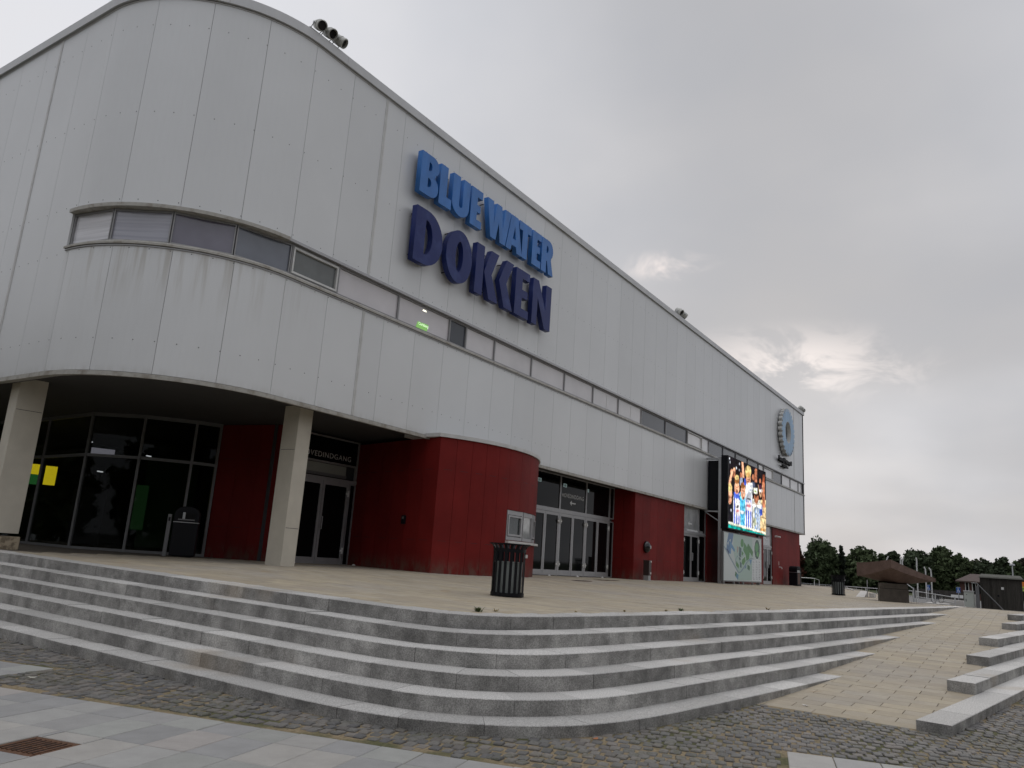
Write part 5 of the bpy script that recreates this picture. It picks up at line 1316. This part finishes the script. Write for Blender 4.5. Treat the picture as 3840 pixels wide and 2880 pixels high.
fw2 = thing('board_fence', 'dark wooden board fence behind the bicycle', 'fence', (104, 9, .25)); fm = mat('dark_wood', (.045, .04, .036), .85, var=.2, vscale=6, rnd=.2)
for y in np.arange(6.6, 11.8, .3): MB().box(104, 104.03, y + .01, y + .29, .25, 1.32).build('board', fm, fw2)
o = MB().box(74, 74.6, 4.9, 6.6, .25, .70).build('low_wall', con, bevel=.02); tag(o, 'low white wall between bicycle and cabinet', 'wall')
# utility cabinets
t_ = thing('utility_cabinet', 'pale grey-green utility cabinet beside the wooden shed', 'cabinet', (62, 3.76, .25)); cmt = mat('cabinet_paint', (.52, .55, .50), .5, var=.04)
MB().box(61.8, 62.2, 3.47, 4.05, .27, 1.46).build('body', cmt, t_, bevel=.015); MB().box(61.76, 62.24, 3.44, 4.08, 1.462, 1.53).build('lid', MT['trim'], t_, bevel=.02)
MB().box(61.79, 61.799, 3.86, 3.92, 1.24, 1.28).box(61.79, 61.799, 3.92, 3.96, .82, .98).build('lock', MT['black'], t_)
t_ = thing('meter_box', 'narrow white meter box squeezed between cabinet and shed', 'cabinet', (64, 3.5, .25)); MB().box(63.9, 64.2, 3.36, 3.60, .55, 1.29).build('body', MT['white'], t_, bevel=.02); MB().box(63.95, 64.15, 3.42, 3.54, .25, .55).build('foot', MT['white'], t_)
# wooden shed
shed = thing('wooden_shed', 'dark weathered wooden shed with low roof at the right picture border', 'shed', (63, 1.9, .25)); wd = mat('shed_wood', (.052, .048, .042), .85, 0, .2, var=.25, vscale=3, rnd=.22, stretch=(6, 6, .6), bump=.2, bscale=20)
for i, y in enumerate(np.arange(.72, 3.02, .169)): MB().box(62.0 - .012 * (i % 2), 62.03, y + .003, y + .166, .25, 2.47).build('board', wd, shed)
for i, x in enumerate(np.arange(62.05, 64.4, .17)): MB().box(x + .003, x + .167, 3.06 - .0, 3.09 + .012 * (i % 2), .25, 2.47).build('board', wd, shed)
MB().box(62.06, 64.4, .74, 3.05, .25, 2.46).build('core', MT['seam'], shed)
MB().add([(61.85, .58, 2.44), (61.85, 3.16, 2.44), (64.6, 3.16, 2.44), (64.6, .58, 2.44), (61.9, .68, 2.52), (61.9, 3.10, 2.52), (62.5, .80, 2.70), (62.5, 3.02, 2.70), (64.6, .80, 2.6), (64.6, 3.02, 2.6)], [(0, 1, 5, 4), (4, 5, 7, 6), (6, 7, 9, 8), (0, 3, 2, 1), (0, 4, 6, 8, 3), (1, 2, 9, 7, 5), (2, 3, 8, 9)]).build('roof', mat('roof_felt', (.10, .10, .085), .9, var=.15, vscale=3), shed)
MB().box(61.975, 61.983, 1.75, 1.90, 1.74, 1.90).build('paper_note', MT['white'], shed); MB().box(61.95, 61.985, 2.02, 2.14, 1.28, 1.38).build('latch', MT['black'], shed)
o = MB().tube([(61.3, 3.55, 2.04), (61.3, 3.24, 2.05), (61.3, 1.93, .56), (61.3, 1.7, .26)], .035, 8).build('slanting_rail', MT['alu_dark']); tag(o, 'dark steel rail slanting down across the wooden shed', 'rail')
o = MB().box(61.6, 61.75, 3.14, 3.36, .25, 1.85).build('gate_post', MT['alu_dark'], bevel=.01); tag(o, 'grey-blue steel post at the shed corner', 'post')
t_ = thing('warning_board', 'orange and lime striped board behind the shed at the picture border', 'sign', (72, .6, .25))
for z0, z1, c_ in ((2.10, 2.44, (.75, .22, .02)), (1.96, 2.10, (.55, .62, .06)), (1.90, 1.955, (.06, .1, .03)), (1.74, 1.90, (.42, .6, .12))): MB().box(72, 72.05, .15, .84, z0, z1).build('stripe', mat('stripe', c_, .5), t_)
MB().box(72.05, 72.1, .4, .5, .25, 2.4).build('post', MT['steel'], t_)
# brick house far back
hs = thing('brick_house', 'small red-brick house with brown hipped roof partly behind the shed', 'house', (133, 7.5, .25)); bm_ = mat('red_brick', (.10, .045, .038), .85, var=.2, vscale=3)
MB().box(130, 137, 4.2, 8.96, .25, 2.62).build('wall', bm_, hs)
MB().add([(129.2, 3.6, 2.58), (129.2, 9.45, 2.58), (138, 9.45, 2.58), (138, 3.6, 2.58), (129.2, 3.6, 2.76), (129.2, 9.45, 2.76), (138, 9.45, 2.76), (138, 3.6, 2.76), (133.5, 7.8, 3.85), (133.5, 5.2, 3.85)], [(0, 1, 2, 3), (0, 4, 5, 1), (1, 5, 6, 2), (2, 6, 7, 3), (3, 7, 4, 0), (4, 9, 8, 5), (5, 8, 6), (6, 8, 9, 7), (7, 9, 4)]).build('roof', mat('brown_tiles', (.075, .052, .045), .85, var=.15), hs)
for y in (8.2, 7.35, 6.7):
    w_ = MB().box(129.94, 129.99, y - .28, y + .02, 1.1, 2.5).build('window', MT['glass'], hs); MB().box(129.90, 129.935, y + .02, y + .12, 1.0, 2.55).box(129.90, 129.935, y - .38, y - .28, 1.0, 2.55).build('frame', MT['trim'], w_)
# lamp mast
t_ = thing('lamp_mast', 'slim grey lamp mast rising behind the shed roof', 'street lamp', (112, 2.15, .25)); MB().tube([(112, 2.15, .25), (112, 2.15, 4.7)], [.09, .06], 8).build('mast', MT['steel'], t_); MB().lathe([(.05, 0), (.28, .08), (.28, .22), (.1, .3)], 12, (112, 2.15, 4.65)).build('lamp_head', MT['steel'], t_)
# football goal
t_ = thing('football_goal', 'white football goal beyond the far building corner', 'goal', (150, 34, .256))
MB().tube([(150, 33.1, .25), (150, 33.1, 1.72), (150, 39, 1.72), (150, 39, .25)], .06, 8).build('frame', MT['white'], t_); MB().tube([(150, 33.1, 1.72), (152, 32.7, 1.5), (152, 32.7, .25), (150, 33.1, .3)], .04, 6).build('stay', MT['white'], t_)
# bicycle
o = MB().box(71.2, 73.8, 5.8, 7.4, .25, .385).build('kerb_island', con, bevel=.02); tag(o, 'low pale kerb island under the parked bicycle', 'kerb')
bk = thing('bicycle', 'black city bicycle parked in front of the steel railing', 'bicycle', (72.4, 6.6, .38)); A_, B_ = Vector((72.0, 6.83, .73)), Vector((72.85, 6.38, .73)); d_ = (B_ - A_).normalized(); Zu = Vector((0, 0, 1))
for c in (A_, B_):
    tp = [c + d_ * .34 * math.cos(a) + Zu * .34 * math.sin(a) for a in np.linspace(0, 2 * math.pi, 25)]
    w_ = MB().tube(tp, .022, 6, False).build('wheel', MT['black'], bk)
    sp = MB()
    for a in np.linspace(0, math.pi, 7)[:-1]: sp.tube([c - (d_ * math.cos(a) + Zu * math.sin(a)) * .33, c + (d_ * math.cos(a) + Zu * math.sin(a)) * .33], .003, 4)
    sp.build('spokes', MT['steel'], w_); MB().tube([c + d_ * .37 * math.cos(a) + Zu * .37 * math.sin(a) for a in np.linspace(.3, 2.6, 12)], .018, 5).build('mudguard', MT['black'], bk)
J = lambda t, z: A_ + d_ * t + Zu * z
MB().tube([J(0, 0), J(.10, .45), J(.14, .62)], .016, 6).tube([J(.13, .50), J(.62, .30), J(.50, -.06), J(.17, .36)], .016, 6).tube([J(.62, .30), J(.98, 0), J(.50, -.06)], .014, 6).tube([J(.50, -.06), J(.64, .46)], .016, 6).build('frame', MT['black'], bk)
MB().tube([J(.14, .62) + Vector((.28, .5, 0)).normalized() * -.25, J(.10, .66), J(.14, .62) + Vector((.28, .5, 0)).normalized() * .25], .014, 6).build('handlebar', MT['black'], bk); MB().lathe([(.02, 0), (.10, .02), (.10, .07), (.04, .09)], 10, tuple(J(.66, .44))).build('saddle', MT['black'], bk); MB().tube([J(.50, -.16), J(.50, .06)], .012, 5).build('crank', MT['steel'], bk)

# ------------------------------------------------------------------ trees beyond the field
def tree(x, y, top, hw, seed, col_, label, kind='round', dens=1.0, zg=.256):
    rg = np.random.default_rng(seed); t_ = thing('conifer_tree' if kind == 'conifer' else 'broadleaf_tree', label, 'tree', (x, y, zg), 'trees beyond the field')
    h = top - zg; tr_ = MB(); tr_.tube([(x, y, zg), (x + .1, y, zg + h * .3), (x, y + .15, zg + h * .85)], [hw * .07 + .05, hw * .05 + .04, .03], 7)
    clumps = []
    if kind == 'conifer':
        for i in range(46):
            q = i / 46; r = hw * (1 - q) ** .9 + .06; a = rg.uniform(0, 6.28); k = rg.uniform(.35, 1)
            clumps.append((x + r * k * math.cos(a), y + r * k * math.sin(a), zg + h * (.12 + .88 * q), .22 + .35 * (1 - q)))
    else:
        n = int(105 * dens)
        for i in range(n):
            while True:
                q = rg.uniform(-1, 1, 3)
                if np.linalg.norm(q) < 1: break
            q = q / max(.05, np.linalg.norm(q)) * np.linalg.norm(q) ** .45
            lump = 1 + .16 * math.sin(3 * math.atan2(q[1], q[0]) + seed) + .10 * math.sin(5 * q[2] * 2 + seed)
            clumps.append((x + q[0] * hw * .9, y + q[1] * hw * .88 * lump, zg + h * .52 + q[2] * h * .46, hw * rg.uniform(.16, .30)))
            if i % 5 == 0: c = clumps[-1]; tr_.tube([(x, y, zg + h * rg.uniform(.25, .5)), ((x + c[0]) / 2, (y + c[1]) / 2, c[2] - h * .1), c[:3]], [.09, .06, .02], 5)
    tr_.build('trunk', bark, t_)
    V, F = [], []
    for cx_, cy_, cz, cr in clumps:
        m = int(26 * min(dens, 1.2)) if kind != 'conifer' else 34
        for _ in range(m):
            q = rg.normal(0, 1, 3); q = q / np.linalg.norm(q) * cr * rg.uniform(.35, 1.15); c = np.array([cx_, cy_, cz]) + q * np.array([1, 1, .8]); s = rg.uniform(.22, .46) * (1.0 if hw > 1.5 else .7)
            a, b = rg.normal(0, 1, 3), rg.normal(0, 1, 3); a /= np.linalg.norm(a); b -= a * (a @ b); b /= np.linalg.norm(b); o = len(V)
            V += [c - a * s, c - b * s * .6, c + a * s, c + b * s * .6]; F.append((o, o + 1, o + 2, o + 3))
    me = bpy.data.meshes.new('crown'); me.from_pydata([(p[0] - x, p[1] - y, p[2] - zg) for p in V], [], F)
    link('crown', me, mat('foliage', col_, .85, 0, .15, var=.4, vscale=1.3), t_)
bark = mat('bark', (.06, .05, .042), .9, var=.2)
G1, G2, G3, G4 = (.068, .092, .046), (.076, .100, .050), (.062, .082, .048), (.09, .098, .062)
TR = [(170, 36.3, 9.8, 3.3, G1, 'tall domed dark tree nearest the far building corner', 'round', 1.5), (168, 41.0, 8.4, 1.9, (.075, .032, .022), 'reddish tree peeping out behind the far building edge', 'round', .9), (172, 32.6, 8.6, 1.5, (.034, .044, .032), 'pointed conifer at the flank of the tall domed tree', 'conifer', 1.4),
      (169, 28.1, 8.5, 3.0, G2, 'broad rounded tree behind the left end of the sculpture', 'round', 1.4), (171, 24.6, 7.3, 1.8, G1, 'small tree behind the peak of the sculpture', 'round', 1.0), (170, 22.8, 8.3, 1.6, G3, 'narrow upright tree between two broad ones behind the sculpture', 'round', 1.1), (169, 18.6, 8.8, 2.9, G3, 'big dark tree above the sloping edge of the sculpture', 'round', 1.5),
      (171, 14.6, 8.9, 2.9, G2, 'big spreading tree right of the sculpture tip', 'round', 1.5), (170, 11.6, 7.9, 2.4, G2, 'lower mid-green tree above the brick house', 'round', 1.2), (172, 8.3, 7.9, 1.7, G4, 'thin feathery tree rising above the brick house ridge', 'round', .5), (170, 7.6, 7.0, 2.2, G3, 'dark bushy tree behind the house roof', 'round', 1.2),
      (171, 4.8, 7.8, 1.8, G3, 'dark tree above the middle of the shed roof', 'round', 1.1), (170, 3.0, 7.2, 1.7, G1, 'dark tree left of the lamp mast', 'round', 1.1), (172, 1.2, 7.9, 1.9, (.06, .055, .042), 'sparse brownish tree right of the lamp mast', 'round', .6), (170, -1.2, 7.4, 2.2, G1, 'dark tree at the right picture border', 'round', 1.1), (170, -5.5, 7.8, 2.6, G2, 'tree outside the picture border on the shed side', 'round', 1.0)]
for i, (x, y, tp, hw, c_, lab, kd, dn) in enumerate(TR): tree(x, y, tp, hw, 100 + i, c_, lab, kd, dn)
# dense shrub belt below the crowns: one dark mass
V, F = [], []; rg = np.random.default_rng(5)
for _ in range(15000):
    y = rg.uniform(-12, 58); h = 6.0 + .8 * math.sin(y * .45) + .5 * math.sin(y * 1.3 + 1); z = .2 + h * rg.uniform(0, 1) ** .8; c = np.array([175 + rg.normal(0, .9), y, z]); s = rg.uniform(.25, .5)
    a, b = rg.normal(0, 1, 3), rg.normal(0, 1, 3); a /= np.linalg.norm(a); b -= a * (a @ b); b /= np.linalg.norm(b); o = len(V); V += [c - a * s, c - b * s * .7, c + a * s, c + b * s * .7]; F.append((o, o + 1, o + 2, o + 3))
me = bpy.data.meshes.new('undergrowth'); me.from_pydata([tuple(p) for p in V], [], F)
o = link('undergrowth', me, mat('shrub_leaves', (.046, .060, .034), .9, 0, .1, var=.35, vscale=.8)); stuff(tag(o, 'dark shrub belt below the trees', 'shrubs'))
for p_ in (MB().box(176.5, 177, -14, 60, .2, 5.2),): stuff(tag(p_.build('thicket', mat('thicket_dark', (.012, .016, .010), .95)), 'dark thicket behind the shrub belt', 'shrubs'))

# ------------------------------------------------------------------ trees across the square, behind the photographer; the windows mirror them
def tree_proto(seed, hw, h):
    rg = np.random.default_rng(seed); tk = MB(); tk.tube([(0, 0, 0), (.1, .1, h * .4), (0, .2, h * .85)], [.28, .2, .05], 8); V, F = [], []
    for i in range(70):
        q = rg.normal(0, 1, 3); q = q / np.linalg.norm(q) * rg.uniform(.3, 1) ** .5; c0 = np.array([q[0] * hw * .85, q[1] * hw * .85, h * .52 + q[2] * h * .42])
        if i % 6 == 0: tk.tube([(0, 0, h * rg.uniform(.2, .45)), tuple(c0 * np.array([.5, .5, .85])), tuple(c0)], [.12, .08, .03], 5)
        for _ in range(26):
            d = rg.normal(0, 1, 3); c = c0 + d / np.linalg.norm(d) * hw * .26 * rg.uniform(.3, 1); s = rg.uniform(.28, .55)
            a, b = rg.normal(0, 1, 3), rg.normal(0, 1, 3); a /= np.linalg.norm(a); b -= a * (a @ b); b /= np.linalg.norm(b); o = len(V); V += [c - a * s, c - b * s * .7, c + a * s, c + b * s * .7]; F.append((o, o + 1, o + 2, o + 3))
    me = bpy.data.meshes.new('crown'); me.from_pydata([tuple(p) for p in V], [], F)
    return tk.mesh('trunk'), me
fol = mat('near_foliage', (.045, .062, .026), .85, 0, .15, var=.35, vscale=.9, rnd=.15)
prot = [tree_proto(300 + i, (4.2, 3.6, 4.8)[i], (11.0, 9.5, 12.5)[i]) for i in range(3)]
for i, az in enumerate(list(np.linspace(93, 338, 28)) + list(np.linspace(95, 342, 26)) + [88.5, 92, 96, 99.5, 90.5]):  # outer ring and last five are unseen extras, added to darken glass reflections
    r = (36, 42, 33, 46)[i % 4] if i < 28 else (56, 60, 54)[i % 3] if i < 54 else (50, 62, 48, 66, 70)[i - 54]; x, y = r * math.cos(R(az)), r * math.sin(R(az))
    t_ = thing('broadleaf_tree', 'leafy tree across the square behind the photographer', 'tree', (x, y, -.03), 'trees across the square')
    tk, cr = prot[i % 3]; t_.rotation_euler = (0, 0, i * 1.7); t_.scale = (1, 1, (1.0, 1.12, .92, 1.05)[i % 4])
    link('trunk', tk, bark, t_); link('crown', cr, fol, t_)
